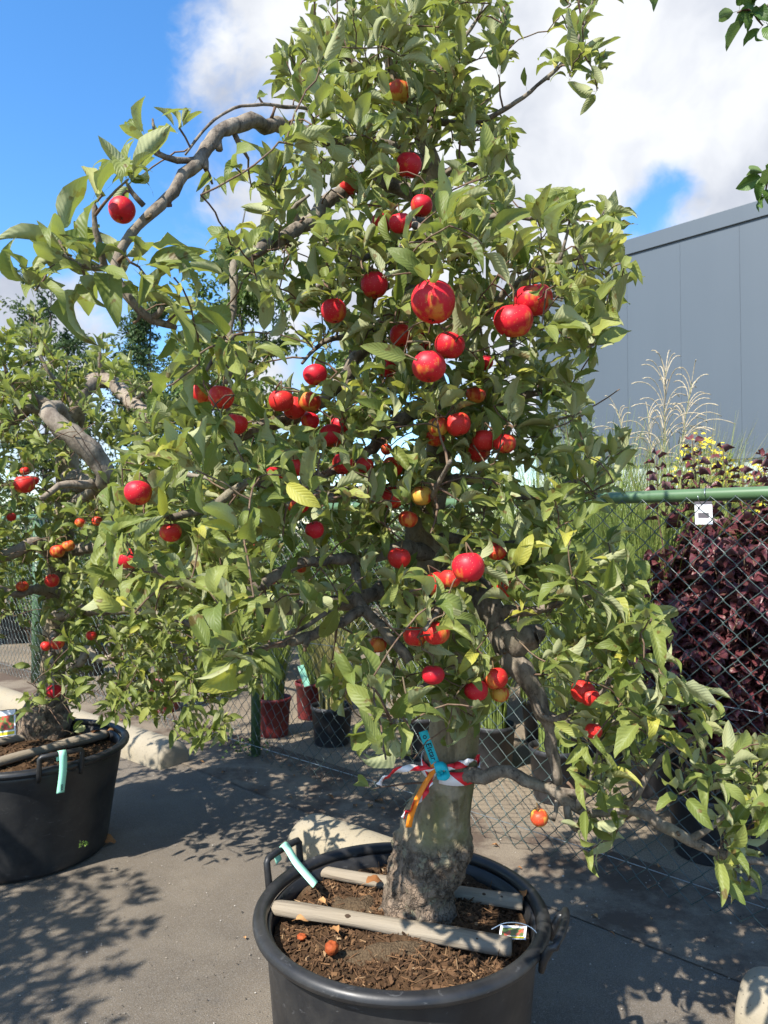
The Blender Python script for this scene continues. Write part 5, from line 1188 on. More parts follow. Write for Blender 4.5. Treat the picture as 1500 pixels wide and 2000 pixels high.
def shrub(name, c, h, rx, n, leafL, mat, label, cat='shrub', group=None, asp=.6, parts=0, pot=None, seed=0, lift=.0):
    r_ = np.random.default_rng(seed); c = np.array(c, float); t = thing(name, c, label, cat, group)
    if pot: pot_parts(t, c, *pot)
    z0 = pot[1] if pot else 0
    b = MB(); stems = []
    for i in range(int(14 + rx * 40)):
        an = r_.uniform(0, 6.28); rr = rx * math.sqrt(r_.random()); hh = h * r_.uniform(.78, 1.0) * (1 - .2 * (rr / rx) ** 2)
        a = c + np.array([math.cos(an) * rr * .3, math.sin(an) * rr * .3, z0]); e = c + np.array([math.cos(an) * rr, math.sin(an) * rr, hh])
        m_ = (a + e) / 2 + np.array([0, 0, .1 * hh]); k = 8; tt = np.linspace(0, 1, k)[:, None]; Q = (1 - tt) ** 2 * a + 2 * tt * (1 - tt) * m_ + tt ** 2 * e
        V, F = tube(Q, np.linspace(.006, .0022, k), 5, False); b.add(V, F); stems.append(Q)
    tag(b.build('stems', 'twig', t), kind='stuff')
    S_ = np.array(stems); i = r_.integers(0, len(S_), n); u = r_.uniform(.22, 1, n) ** .8 * 6.99; j = u.astype(int); f = (u - j)[:, None]
    Bp = S_[i, j] * (1 - f) + S_[i, j + 1] * f; ax = unit(S_[i, j + 1] - S_[i, j]); rad = r_.normal(0, 1, (n, 3)); rad = unit(rad - ax * (rad * ax).sum(1, keepdims=True))
    D = ax * .35 + rad + np.array([0, 0, lift]); Bp = Bp + rad * leafL * r_.uniform(0, .9, (n, 1)); U = ax * .6 + np.array([0, 0, 1]) + r_.normal(0, .3, (n, 3)) + np.array([-.25, -.35, 0])
    V, uv, F = leaf_arrays(Bp, D, U, leafL * r_.uniform(.55, 1.15, n), asp=asp, cols=3)
    rnd = r_.random(n)
    if parts:
        px, py, dd = project(V[:, 5, 1]); ins = (px > 0) & (px < 1500) & (py > 840) & (py < 1480)
        order = np.argsort(np.where(ins, dd, 99))[:parts]; sel = np.zeros(n, bool); sel[order] = True
        leaf_parts('leaf', V[sel], uv, F, mat, t, rnd[sel]); V = V[~sel]; rnd = rnd[~sel]
    leaf_stuff('foliage', V, uv, F, mat, t, rnd)
    return t
def pot_parts(t, c, r, h, mat):
    rb = r * .80
    V, F = lathe([(0, .003), (rb, .003), (rb + .003, .012), (r - .006, h - .03), (r, h - .028), (r + .001, h - .002), (r - .006, h), (r - .010, h - .03), (r - .016, h - .06)], 40)
    mk('pot', V + c, F, mat, t)
    V, F = lathe([(r - .012, h - .035), (r * .5, h - .03), (0.001, h - .028)], 30); mk('soil', V + c, F, 'soil', t)
def grass_tuft(name, c, h, n, rad, spread, mat, label, pot=None, plumes=(), seed=0, group=None, w=.006, lean=(0, 0)):
    r_ = np.random.default_rng(seed); c = np.array(c, float); t = thing(name, c, label, 'grass', group)
    z0 = 0
    if pot: pot_parts(t, c, *pot); z0 = pot[1] - .03
    an = r_.uniform(0, 6.283, n); rr = rad * np.sqrt(r_.random(n)); hh = h * r_.uniform(.45, 1.05, n); sp = spread * r_.uniform(.1, 1.0, n) * hh
    k = 7; u = np.linspace(0, 1, k)
    bx = c[0] + rr * np.cos(an); by = c[1] + rr * np.sin(an); an2 = an + r_.normal(0, .5, n)
    X = bx[:, None] + np.cos(an2)[:, None] * sp[:, None] * u[None] ** 2.1 + lean[0] * hh[:, None] * u[None] ** 2
    Y = by[:, None] + np.sin(an2)[:, None] * sp[:, None] * u[None] ** 2.1 + lean[1] * hh[:, None] * u[None] ** 2
    drop = (sp / (hh + 1e-6))[:, None] * .45
    Z = c[2] + z0 + hh[:, None] * (u[None] - drop * u[None] ** 3.2)
    wv = np.stack([-np.sin(an2 + r_.normal(0, .9, n)), np.cos(an2), 0 * an2], 1); wv = unit(wv)
    ww = w * (1 - u ** 2.2) + .0006
    P = np.stack([X, Y, Z], -1)
    V = np.stack([P - wv[:, None] * ww[None, :, None] / 2, P + wv[:, None] * ww[None, :, None] / 2], 2)
    uv = np.stack(np.broadcast_arrays(u[:, None], np.array([.2, .8])[None]), -1); F = np.array([(2 * i, 2 * i + 2, 2 * i + 3, 2 * i + 1) for i in range(k - 1)])
    leaf_stuff('blades', V, uv, F, mat, t, r_.random(n))
    for (tip, ln, nb) in plumes:
        tip = np.array(tip, float); b = MB(); foot = c + np.array([r_.normal(0, .04), r_.normal(0, .04), z0])
        m_ = (foot + tip) / 2 + np.array([(foot[0] - tip[0]) * .3, 0, .1]); tt = np.linspace(0, 1, 12)[:, None]; Q = (1 - tt) ** 2 * foot + 2 * tt * (1 - tt) * m_ + tt ** 2 * tip
        V, F = tube(Q, np.linspace(.004, .0018, 12), 5); st = mk('stalk', V, F, 'reed', t, uv=np.full((len(V), 2), .5), rnd=np.full(len(V), .6))
        axd = unit(Q[-1] - Q[-3])
        for i in range(nb):
            f = i / nb; a = tip - axd * ln * (.95 * (1 - f)); an_ = r_.uniform(0, 6.28); ll = ln * (.62 - .25 * f) * r_.uniform(.7, 1.15)
            rv = np.array([math.cos(an_), math.sin(an_) * .8, 0]); e = a + axd * ll * (.60 + .35 * f) + rv * ll * (.95 - .45 * f)
            k2 = 14; t2 = np.linspace(0, 1, k2)[:, None]; mm = a + axd * ll * .6 + rv * ll * .18; QQ = (1 - t2) ** 2 * a + 2 * t2 * (1 - t2) * mm + t2 ** 2 * e - np.array([0, 0, .28 * ll]) * t2 ** 3
            rad_ = np.where(np.arange(k2) % 2 == 0, .0036, .0019) * np.linspace(.8, 1, k2); V, F = tube(QQ, rad_, 5); b.add(V, F, rnd=r_.random())
        b.build('plume', 'plume', t)
    return t
def gp(px, py): return at_h(px, py, 0.0)

# nursery stock behind the fence
ggrp = 'potted grasses behind the fence'
grass_tuft('potted_grass', gp(535, 1436), .85, 300, .07, .40, 'grass', 'green grass in a dark red pot right beside the green fence post', (.120, .27, 'potred'), seed=1, group=ggrp)
grass_tuft('potted_grass', gp(322, 1388), .80, 260, .08, .40, 'grass', 'green grass in a dark red pot standing next to a black pot', (.135, .28, 'potred'), seed=2, group=ggrp)
grass_tuft('potted_grass', gp(262, 1356), .85, 260, .09, .40, 'grass', 'green grass in a tall black pot next to a dark red pot', (.15, .33, 'potblack'), seed=3, group=ggrp)
grass_tuft('potted_grass', gp(168, 1318), .9, 260, .10, .40, 'grass', 'grass in a wide black pot near the thick green corner post', (.19, .30, 'potblack'), seed=4, group=ggrp)
grass_tuft('potted_grass', gp(648, 1452), .80, 420, .085, .42, 'reed', 'yellowing grass in a wide black pot between the post and the taped trunk', (.142, .26, 'potblack'), seed=5, group=ggrp, w=.005)
grass_tuft('potted_grass', gp(608, 1402), .85, 260, .07, .40, 'grass', 'green grass in the dark red pot set back behind a wide black pot', (.125, .28, 'potred'), seed=6, group=ggrp)
grass_tuft('potted_grass', gp(820, 1478), .85, 360, .085, .42, 'grass', 'green grass in the black pot directly left of the taped trunk', (.14, .27, 'potblack'), seed=7, group=ggrp)
grass_tuft('potted_grass', gp(962, 1500), .85, 360, .085, .42, 'grass', 'green grass in the black pot directly right of the taped trunk', (.14, .27, 'potblack'), seed=8, group=ggrp)
grass_tuft('potted_grass', gp(1085, 1560), .80, 360, .085, .42, 'grass', 'green grass in the black pot behind the low side branch', (.14, .28, 'potblack'), seed=9, group=ggrp)
grass_tuft('potted_grass', gp(1195, 1500), .75, 200, .085, .42, 'grass', 'grass in a black pot beside the purple shrub', (.14, .28, 'potblack'), seed=10, group=ggrp)
for i, (x, y) in enumerate(((30, 1255), (110, 1250))):
    grass_tuft('potted_grass', gp(x, y), .95, 220, .10, .40, 'grass', 'grass in a far black pot behind the thick green corner post', (.20, .40, 'potblack'), seed=20 + i, group='far pots by the corner post')
# tall miscanthus with plumes
pl = [(at(1300, 722, 4.5), .62, 34), (at(1352, 742, 4.5), .50, 22), (at(1205, 800, 4.6), .38, 16), (at(1265, 800, 4.7), .42, 16), (at(1340, 840, 4.7), .30, 10)]
grass_tuft('silver_grass', (1.75, 4.55, 0), 1.75, 1100, .18, .58, 'reed', 'tall silver grass with cream feathery plumes in front of the grey wall', (.20, .32, 'potblack'), pl, 31, None, .009)
sg = 'tall green silver grasses behind the rail'
for i, (x, y, h, mt) in enumerate(((1.25, 4.3, 1.95, 'grass'), (1.10, 4.9, 2.0, 'grass'), (1.48, 3.95, 1.75, 'grass'), (.65, 5.2, 1.9, 'grass'), (1.95, 4.4, 1.85, 'grass'), (2.2, 5.2, 2.1, 'reed'))):
    grass_tuft('silver_grass', (x, y, 0), h, 1150, .17, .58, mt, 'tall arching green grass without plumes behind the fence rail' if mt == 'grass' else 'tall straw-tinged grass without plumes behind the fence rail', (.17, .30, 'potblack'), (), 40 + i, sg, .008)
# purple ninebark
shrub('ninebark_shrub', (1.66, 3.32, 0), 1.58, .46, 6500, .062, 'purple', 'dark purple-leaved shrub pressed against the back of the fence', asp=.95, parts=280, pot=(.19, .32, 'potblack'), seed=3)
shrub('ninebark_shrub', (2.25, 3.50, 0), 1.70, .55, 5000, .062, 'purple', 'taller dark purple shrub behind the white plant label', asp=.95, seed=4, pot=(.19, .32, 'potblack'))
shrub('ninebark_shrub', (1.42, 3.20, 0), 1.10, .26, 2400, .062, 'purple', 'lower dark purple shrub with its leaves poking to the fence wire', asp=.95, seed=6, pot=(.16, .28, 'potblack'))
nb = thing('ninebark_shoots', (2.0, 3.5, 0), 'upright dark purple shoots rising above the green rail', 'shrub')
bb = MB(); LB, LD, LU, LLn = [], [], [], []
for (x0, y0, x1, y1, d) in ((1300, 985, 1283, 893, 3.4), (1385, 975, 1352, 862, 3.4), (1430, 985, 1412, 880, 3.5), (1480, 985, 1495, 895, 3.4), (1455, 985, 1450, 925, 3.5), (1340, 985, 1330, 935, 3.4), (1500, 960, 1515, 880, 3.3)):
    a, e = at(x0, y0 + 110, d + .05), at(x1, y1, d); V, F = tube([a, (a + e) / 2 + rng.normal(0, .012, 3), e], [.0045, .003, .002], 5, False); bb.add(V, F)
    for k in range(20):
        u = .35 + .65 * k / 19; q = a + (e - a) * u; an = k * 2.4
        LB.append(q); LD.append((math.cos(an), math.sin(an), .15 + .5 * (u > .95))); LU.append((rng.normal(0, .3), rng.normal(0, .3), 1)); LLn.append(.072 * (1.15 - .45 * u))
bb.build('stem', 'twig', nb)
V, uv, F = leaf_arrays(np.array(LB), np.array(LD), np.array(LU, float), np.array(LLn), asp=.85, cols=3, curl=.5); leaf_parts('leaf', V[::3], uv, F, 'purple', nb, rng.random(len(V[::3])))
mm_ = np.arange(len(V)) % 3 != 0; leaf_stuff('foliage', V[mm_], uv, F, 'purple', nb, rng.random(mm_.sum()))
# yellow-flowered shrubs
def flowering(c, h, rx, seed, label):
    t = shrub('yellow_flower_shrub', c, h, rx, 4200, .06, 'shrubleaf', label, seed=seed, asp=.5, pot=(.17, .3, 'potblack'))
    r_ = np.random.default_rng(seed); b = MB()
    for i in range(300):
        an = r_.uniform(0, 6.28); rr = rx * math.sqrt(r_.random()); p = np.array(c) + np.array([math.cos(an) * rr, math.sin(an) * rr, h * r_.uniform(.86, 1.05) * (1 - .2 * (rr / rx) ** 2)])
        n = unit(r_.normal(0, .5, 3) + np.array([0, -.3, 1])); e = unit(np.cross(n, (1, .3, 0))); f = np.cross(n, e); q = 10
        V = [p] + [p + (e * math.cos(x) + f * math.sin(x)) * (.024 if k % 2 else .016) + n * .004 for k, x in enumerate(np.linspace(0, 6.283, q + 1)[:-1])]
        b.add(V, [(0, 1 + k, 1 + (k + 1) % q) for k in range(q)])
    tag(b.build('flowers', 'yellow_flower', t), kind='stuff')
flowering((2.72, 6.1, 0), 2.22, .30, 51, 'bright green bush topped with yellow flowers near the grey wall')
flowering((2.75, 5.4, 0), 1.88, .42, 52, 'low bush of yellow flowers just above the green rail')
flowering((2.45, 4.6, 0), 1.52, .36, 53, 'yellow-flowered bush seen through the wire behind the white plant label')
# rows of other nursery shrubs, seen in pieces through the trees
k = 0
for (x, y, h, rx, mt, lb) in ((-3.9, 8.3, 1.75, .55, 'shrubleaf', 'fresh green nursery bush behind the corner post'), (-2.9, 8.0, 1.6, .55, 'bgleaf', 'dark green nursery bush between two fresh green ones'), (-2.0, 7.4, 1.5, .5, 'shrubleaf', 'fresh green nursery bush behind the drooping lime tree'),
        (-1.2, 6.9, 1.55, .5, 'bgleaf2', 'light green nursery bush behind the red pots'), (-.4, 6.4, 1.5, .5, 'shrubleaf', 'fresh green nursery bush behind the yellowing grass'), (.3, 6.3, 1.6, .5, 'bgleaf', 'dark green nursery bush behind the taped trunk'),
        (.9, 6.6, 1.7, .55, 'shrubleaf', 'fresh green nursery bush behind the tall grasses'), (1.5, 6.6, 1.7, .5, 'bgleaf2', 'light green nursery bush below the grey-green willow'), (-5.2, 9.0, 1.9, .6, 'bgleaf', 'dark green nursery bush below the blue-green tree'), (2.3, 7.4, 1.7, .55, 'shrubleaf', 'fresh green nursery bush under the grey wall beside the willow'), (3.6, 6.6, 1.75, .6, 'bgleaf', 'dark green nursery bush under the grey wall windows'), (3.2, 5.3, 1.5, .5, 'shrubleaf', 'fresh green nursery bush behind the purple shrubs')):
    k += 1; shrub('nursery_shrub', (x, y, 0), h, rx, 2300, .065, mt, lb, seed=60 + k, group='nursery bushes behind the fence')

def hedge(a, b_, h, w, n, L, mat, label, seed):
    r_ = np.random.default_rng(seed); a = np.array(a, float); b_ = np.array(b_, float); t = thing('hedge', (a + b_) / 2, label, 'hedge')
    e = unit(b_ - a); sd = np.array([-e[1], e[0], 0]); Ln = np.linalg.norm(b_ - a); u = r_.random(n) * Ln; hh = h * (.86 + .14 * np.sin(u * 1.7) * np.sin(u * .6 + 1)) 
    P = a + e * u[:, None] + sd * (r_.uniform(-1, 1, (n, 1)) * w) + np.array([0, 0, 1]) * (hh * r_.random(n) ** .75)[:, None]
    V, uv, F = leaf_arrays(P, r_.normal(0, 1, (n, 3)) + (0, 0, .3), np.array([0, -.4, 1]) + r_.normal(0, .5, (n, 3)), L * r_.uniform(.6, 1.2, n), asp=.5, cols=3, rows=np.array([-.1, .02, .3, .65, 1.0]), wid=np.array([.04, .05, .9, .85, .03]))
    leaf_stuff('foliage', V, uv, F, mat, t, r_.random(n))
    b = MB()
    for x in np.arange(.2, Ln, .5):
        p = a + e * x; V, F = tube([p, p + (r_.normal(0, .05), r_.normal(0, .05), h * .5), p + (r_.normal(0, .1), r_.normal(0, .1), h * .9)], [.03, .02, .008], 5); b.add(V, F)
    tag(b.build('stems', 'bgbark', t), kind='stuff')
hedge((-16, 17.5, 0), (1.5, 13.0, 0), 2.5, .45, 26000, .14, 'bgleaf', 'long dark clipped hedge closing off the far side of the nursery', 77)

# hornbeam standing right of the frame: its twigs hang into the upper corner
hb = thing('hornbeam_tree', (2.05, 1.55, 0), 'hornbeam whose ribbed-leaf twigs hang into view against the sky', 'tree')
H = Tree(hb, 'limb', 'twig', 'hornbeam')
V, F = tube(catmull([(2.05, 1.55, 0, .07), (2.07, 1.55, 1.0, .06), (2.03, 1.56, 2.0, .05), (2.05, 1.55, 3.2, .03)], .1)[:, :3], np.linspace(.075, .03, len(catmull([(2.05, 1.55, 0, .07), (2.07, 1.55, 1.0, .06), (2.03, 1.56, 2.0, .05), (2.05, 1.55, 3.2, .03)], .1))), 14, True, .1); mk('trunk', V, F, 'limb', hb)
e1, e2, e3 = at(1470, 20, 1.5), at(1488, 350, 1.5), at(1300, -40, 1.6)
for l in ([(2.04, 1.55, 2.2, .02), (1.6, 1.52, 2.55, .012), (1.1, 1.5, 2.62, .007), tuple(e1) + (.003,)], [(2.04, 1.55, 1.95, .018), (1.5, 1.52, 2.25, .01), (1.05, 1.5, 2.25, .006), tuple(e2) + (.003,)], [(1.6, 1.52, 2.55, .01), (1.1, 1.56, 2.75, .006), tuple(e3) + (.003,)]): H.limb(l, world=True)
for (p, n) in ((e1, 7), (at(1490, 50, 1.5), 4), (at(1440, 25, 1.5), 3), (at(1495, 375, 1.5), 4), (at(1500, 340, 1.5), 4), (at(1540, 300, 1.5), 9), (at(1560, 20, 1.5), 10), (e3, 2), (at(1550, -60, 1.5), 10), (at(1600, 200, 1.5), 10)):
    a, dist, r = H.attach(p); 
    if dist > .01: H.twig(a, p, .003, .0016)
    H.leaves(p, np.array([-.6, -.2, -.7]), n, .058, (.4, 1.4))
finish(H, None, [], 'hornbeam', 40, asp=(.55, .65))

# ------------------------------------------------------------------ tags, tapes, labels
def strip_thing(name, P, half, mat, label, cat, uvl=None, group=None):
    P = catmull(np.array([tuple(p) + (0,) for p in P]), .006)[:, :3]; V, F, uv = ribbon(P, half, uvl)
    return tag(mk(name, V, F, mat, uv=uv, base=P[0]), label, cat, group), P
def text_mesh(name, body, size, mat, o, ex, ey, parent):
    cu = bpy.data.curves.new(name, 'FONT'); cu.body = body; cu.size = size; cu.align_x = 'LEFT'; cu.extrude = 0; cu.offset = size * .012
    ob = bpy.data.objects.new(name, cu); COL.objects.link(ob); dg = bpy.context.evaluated_depsgraph_get(); me = bpy.data.meshes.new_from_object(ob.evaluated_get(dg))
    bpy.data.objects.remove(ob); n = len(me.vertices); co = np.empty(n * 3, np.float32); me.vertices.foreach_get('co', co); co = co.reshape(-1, 3)
    F = [tuple(p.vertices) for p in me.polygons]; ex = unit(ex); ey = unit(ey)
    V = np.asarray(o) + co[:, :1] * ex + co[:, 1:2] * ey
    return mk(name, V, F, mat, parent, smooth=False)
FD = 1.925 - .085          # just in front of the trunk's face
# turquoise name tag
a = at(826, 1428, FD - .012); b_ = at(858, 1512, FD - .008); ex = unit(b_ - a); nrm = unit(np.array([-.25, -1, .1])); sdv = unit(np.cross(nrm, ex))
tq, _ = strip_thing('name_tag', [a, a * .66 + b_ * .34, a * .33 + b_ * .67, b_], sdv * .0115, 'turquoise_tag', 'turquoise plastic tag reading Elstar tied to the trunk', 'tag')
text_mesh('lettering', 'o  Elstar', .0205, 'ink', a + ex * .010 + sdv * .0055 + nrm * .0014, ex, -sdv, tq) if np.dot(np.cross(ex, -sdv), nrm) > 0 else text_mesh('lettering', 'o  Elstar', .0205, 'ink', a + ex * .010 - sdv * .0055 + nrm * .0014, ex, sdv, tq)
lp = [at(858, 1508, FD - .010), at(850, 1500, FD - .022), at(866, 1496, FD - .028), at(876, 1506, FD - .022), at(868, 1516, FD - .012), at(852, 1514, FD - .010)]
P2 = catmull(np.array([tuple(p) + (0,) for p in lp]), .004)[:, :3]; V, F, uv = ribbon(P2, unit(np.array([.25, -.5, -.8])) * .011, None, .001); mk('loop', V, F, 'turquoise_tag', tq, uv=uv)
# barrier tape round the trunk, two loose ends
pts = []
tc_ = at(880, 1497, 1.92)
for an in np.linspace(R(-118), R(215), 40): pts.append(tc_ + np.array([math.cos(an) * .0775, math.sin(an) * .0775, .012 * math.sin(an - .4) + .004]))
bt = thing('barrier_tape', tc_, 'red and white barrier tape tied round the trunk with fluttering ends', 'tape')
V, F, uv = ribbon(np.array(pts), np.array([0, 0, .017]), .13); mk('band', V, F, 'tape', bt, uv=uv)
def loose(P, w0, name='loose_end'):
    P = catmull(np.array([tuple(p) + (0,) for p in P]), .006)[:, :3]; n = len(P); t = np.linspace(0, 1, n)
    P = P + np.stack([.0012 * np.sin(t * 31 + 1), .0035 * np.sin(t * 23), .0018 * np.sin(t * 27 + 2)], 1)
    W = np.stack([.35 * np.sin(t * 9), -.7 * np.cos(t * 8), .75 + .2 * np.sin(t * 14)], 1); T = unit(np.gradient(P, axis=0)); W = unit(W - T * (W * T).sum(1, keepdims=True)) * (w0 * (.75 + .35 * t + .12 * np.sin(t * 19)))[:, None]
    V, F, uv = ribbon(P, W, .085); mk(name, V, F, 'tape', bt, uv=uv)
loose([at(856, 1506, FD - .014), at(820, 1500, FD - .022), at(785, 1502, FD - .03), at(758, 1514, FD - .035), at(740, 1532, FD - .03)], .0085)
loose([at(854, 1508, FD - .012), at(838, 1532, FD - .022), at(818, 1560, FD - .026), at(800, 1582, FD - .028), at(787, 1596, FD - .028)], .011)
loose([at(858, 1504, FD - .014), at(880, 1498, FD - .012), at(905, 1492, FD - .004), at(935, 1480, FD + .03)], .010)
# orange tag
ot, _ = strip_thing('orange_tag', [at(845, 1484, FD - .004), at(846, 1505, FD - .016), at(832, 1528, FD - .028), at(815, 1560, FD - .034), at(803, 1592, FD - .034), at(798, 1616, FD - .03)], np.array([.0075, -.004, .002]), 'orange_tag', 'narrow orange paper strip hanging from the taped trunk', 'tag')
# mint tags on the tub handles
def mint(P, half, label):
    o, Q = strip_thing('mint_tag', P, half, 'mint_paper', label, 'tag', None, 'mint price tags'); return o, Q
hp = lambda x, y, h: at_h(x, y, h)
hA = MC + np.array([math.cos(R(150)) * (MR + .012), math.sin(R(150)) * (MR + .014), MH + .056]); tdir = np.array([-math.sin(R(150)), math.cos(R(150)), 0])
e1_ = at_h(616, 1728, .46); d_ = unit(e1_ - hA)
m1, _ = mint([hA + np.array([-.01, .0, -.035]), hA + np.array([-.016, -.004, -.006]), hA + np.array([0, 0, .0145]), hA + np.array([.016, -.006, .004]), hA * .55 + e1_ * .45 + np.array([0, 0, .004]), e1_], unit(np.array([.35, .85, .1])) * .0145, 'mint green paper tag looped on the tub handle, trailing inward over the soil')
hB = LC + np.array([math.cos(R(-47)) * (LR + .010), math.sin(R(-47)) * (LR + .010), LH + .052]); td = np.array([math.sin(R(47)), math.cos(R(47)), 0])
od = np.array([math.cos(R(-47)), math.sin(R(-47)), 0])
m2, _ = mint([hB - od * .016 + np.array([0, 0, -.03]), hB - od * .015, hB + np.array([0, 0, .0145]), hB + od * .015, hB + od * .018 + np.array([0, 0, -.06]), hB + od * .024 + np.array([-.012, 0, -.15])], td * .015, 'mint green tag with barcode hanging down the outside of the dented tub')
for i in range(7):
    p = hB + od * .0245 + np.array([-.010, 0, -.118]) + td * (.003) + np.array([0, 0, -.0035 * i]); V, F = boxv(-.004, .004, -.0004, .0004, -.0006 - .0005 * (i % 2), .0006 + .0005 * (i % 3 == 0)); mk('barcode_bar', orient(V, p + od * .001, td, od), F, 'ink', m2, smooth=False)
# picture labels
def picture(c, ex, ey, w, h, label):
    nrm = np.cross(ex, ey); V, F = boxv(-w / 2, w / 2, 0, h, -.0006, .0006); t = mk('plant_label', orient(V, c, ex, ey, nrm), F, 'white_label', base=c, smooth=False); tag(t, label, 'label', 'plant picture labels')
    V, F = boxv(-w / 2 + .006, w / 2 - .006, h * .22, h * .80, .0010, .0014); mk('picture', orient(V, c, ex, ey, nrm), F, 'picture', t, smooth=False)
    V, F = boxv(-w / 2 + .004, w / 2 - .004, h * .04, h * .16, .0010, .0014); mk('stripe', orient(V, c, ex, ey, nrm), F, 'yellow_flower', t, smooth=False)
    return t
c = at(10, 1438, 3.05); picture(c, unit(np.array([.97, .1, .12])), unit(np.array([-.1, .15, 1])), .085, .105, 'white picture label with red apples tied to the handle beside the knobbly trunk')
c = at_h(1000, 1834, .440); picture(c, unit(np.array([.92, -.36, .16])), unit(np.array([.25, .95, .10])), .066, .05, 'curved picture label with red fruit lying by the stake end and handle')
tw = [at_h(960, 1815, .50), at_h(985, 1803, .515), at_h(1015, 1803, .50), at_h(1038, 1812, .488), at_h(1048, 1822, .478)]
V, F = tube(catmull(np.array([tuple(p) + (0,) for p in tw]), .006)[:, :3], .0011, 5); tag(mk('label_string', V, F, 'white_plastic', base=tw[0]), 'thin white string tying the fruit label to the tub handle', 'string')
# white plant label in the ninebark
c = at(1375, 1024, 2.98); ex = unit(np.array([.95, -.2, 0])); ey = np.array([0, .05, 1.]); wl_ = mk('plant_label', orient(boxv(-.034, .034, 0, .082, -.0007, .0007)[0], c, ex, ey, np.cross(ex, ey)), boxv(0, 1, 0, 1, 0, 1)[1], 'white_label', base=c, smooth=False)
tag(wl_, 'white printed plant label hanging in the purple shrub below the rail', 'label')
V, F = boxv(-.034, .034, .083, .098, -.0008, .0008); mk('print_band', orient(V, c, ex, ey, np.cross(ex, ey)), F, 'grey_print', wl_, smooth=False)
V, F = boxv(-.022, .020, .026, .048, .0010, .0013); mk('print', orient(V, c, ex, ey, np.cross(ex, ey)), F, 'grey_print', wl_, smooth=False)
# paper tag on the red pot and a white display sign
c = at(600, 1340, 4.7); V, F = boxv(-.02, .02, 0, .14, -.0006, .0006); tag(mk('plant_tag', orient(V, c, unit(np.array([.9, .2, .25])), unit(np.array([-.3, 0, .9]))), F, 'mint_paper', base=c, smooth=False), 'pale mint tag stuck in the grass behind the fence post', 'tag')

# fallen apple, dry leaves, weeds, burlap
V0, F0 = AM[2]; c = at_h(648, 1852, .43); V = np.array([v * (1 + .16 * mnoise.noise(Vector(v * 2.4))) for v in V0]) * .0165 + c; tag(mk('rotten_apple', V, F0, 'rotten', base=c), 'small shrivelled orange apple lying on the soil', 'apple')
c = at_h(590, 1830, .42); V = np.array([v * (1 + .3 * mnoise.noise(Vector(v * 2.9))) * (1, 1, .6) for v in V0]) * .012 + c; tag(mk('rotten_apple', V, F0, 'rotten', base=c), 'squashed dark red fruit remnant on the soil', 'apple')
V = []; n = 18
for i in range(n):
    for j in range(n):
        p = at_h(690, 1770, .41) + np.array([(i / (n - 1) - .5) * .13, (j / (n - 1) - .5) * .10, 0]); zz = soil_height(p[0], p[1], MC, MSZ); e_ = max(abs(i / (n - 1) - .5), abs(j / (n - 1) - .5)) * 2
        V.append((p[0], p[1], zz + .016 * (1 - e_ ** 3) + .008 * mnoise.noise(Vector(p * 35)) - .004 * e_))
tag(mk('burlap_scrap', V, [(i * n + j, (i + 1) * n + j, (i + 1) * n + j + 1, i * n + j + 1) for i in range(n - 1) for j in range(n - 1)], 'burlap', base=(V[0])), 'scrap of coarse burlap half buried beside the peeling trunk', 'burlap')
V = []
for i in range(n):
    for j in range(n):
        p = at_h(745, 1858, .415) + np.array([(i / (n - 1) - .5) * .26, (j / (n - 1) - .5) * .06, 0]); zz = soil_height(p[0], p[1], MC, MSZ); e_ = max(abs(i / (n - 1) - .5), abs(j / (n - 1) - .5)) * 2
        V.append((p[0], p[1], zz + .013 * (1 - e_ ** 3) + .008 * mnoise.noise(Vector(p * 35)) - .005 * e_))
tag(mk('burlap_scrap', V, [(i * n + j, (i + 1) * n + j, (i + 1) * n + j + 1, i * n + j + 1) for i in range(n - 1) for j in range(n - 1)], 'burlap', base=(V[0])), 'long scrap of burlap along the front of the pale stake', 'burlap')
dl = [(176, 1652, 0, .10, .3, 'long dry brown leaf lying beside the dented tub'), (718, 1583, 0, .055, 1.2, 'curled brown leaf on the ground behind the wheel stop'), (752, 1572, 0, .06, 2.5, 'curled brown leaf on the ground behind the wheel stop'), (560, 1500, 0, .03, .7, 'tiny dry leaf scrap on open asphalt'), (1170, 1800, 0, .035, 2, 'tiny dry leaf scrap on open asphalt'), (1285, 1700, 0, .04, 1, 'tiny dry leaf scrap on open asphalt'),
      (705, 1735, .43, .06, .4, 'curled orange-brown leaf on the soil beside the peeling trunk'), (1022, 1765, .44, .05, 1.4, 'orange-brown leaf standing by the stake end'), (640, 1775, .42, .04, 2.4, 'dry leaf scrap on the tub soil'), (570, 1805, .42, .04, .2, 'dry leaf scrap on the tub soil'), (665, 1835, .42, .045, 2.2, 'dry leaf scrap on the tub soil'),
      (171, 1440, .44, .07, 1.0, 'orange dry leaf inside the dented tub'), (205, 1432, .44, .05, .2, 'orange dry leaf inside the dented tub'), (300, 1560, 0, .03, 2, 'tiny dry leaf scrap on open asphalt'), (480, 1840, 0, .02, 2, 'tiny dry leaf scrap on open asphalt')]
for (x, y, h, L, an, lab) in dl:
    c = at_h(x, y, h); V, uv, F = leaf_arrays(np.array([c + (0, 0, .008)]), np.array([[math.cos(an), math.sin(an), .10]]), np.array([[.1, -.2, 1.]]), np.array([L]), asp=.5, curl=.9, fold=.5, cols=5)
    tag(mk('fallen_leaf', V.reshape(-1, 3), F, 'dryleaf', uv=uv.reshape(-1, 2), base=c), lab, 'leaf', 'fallen dry leaves')
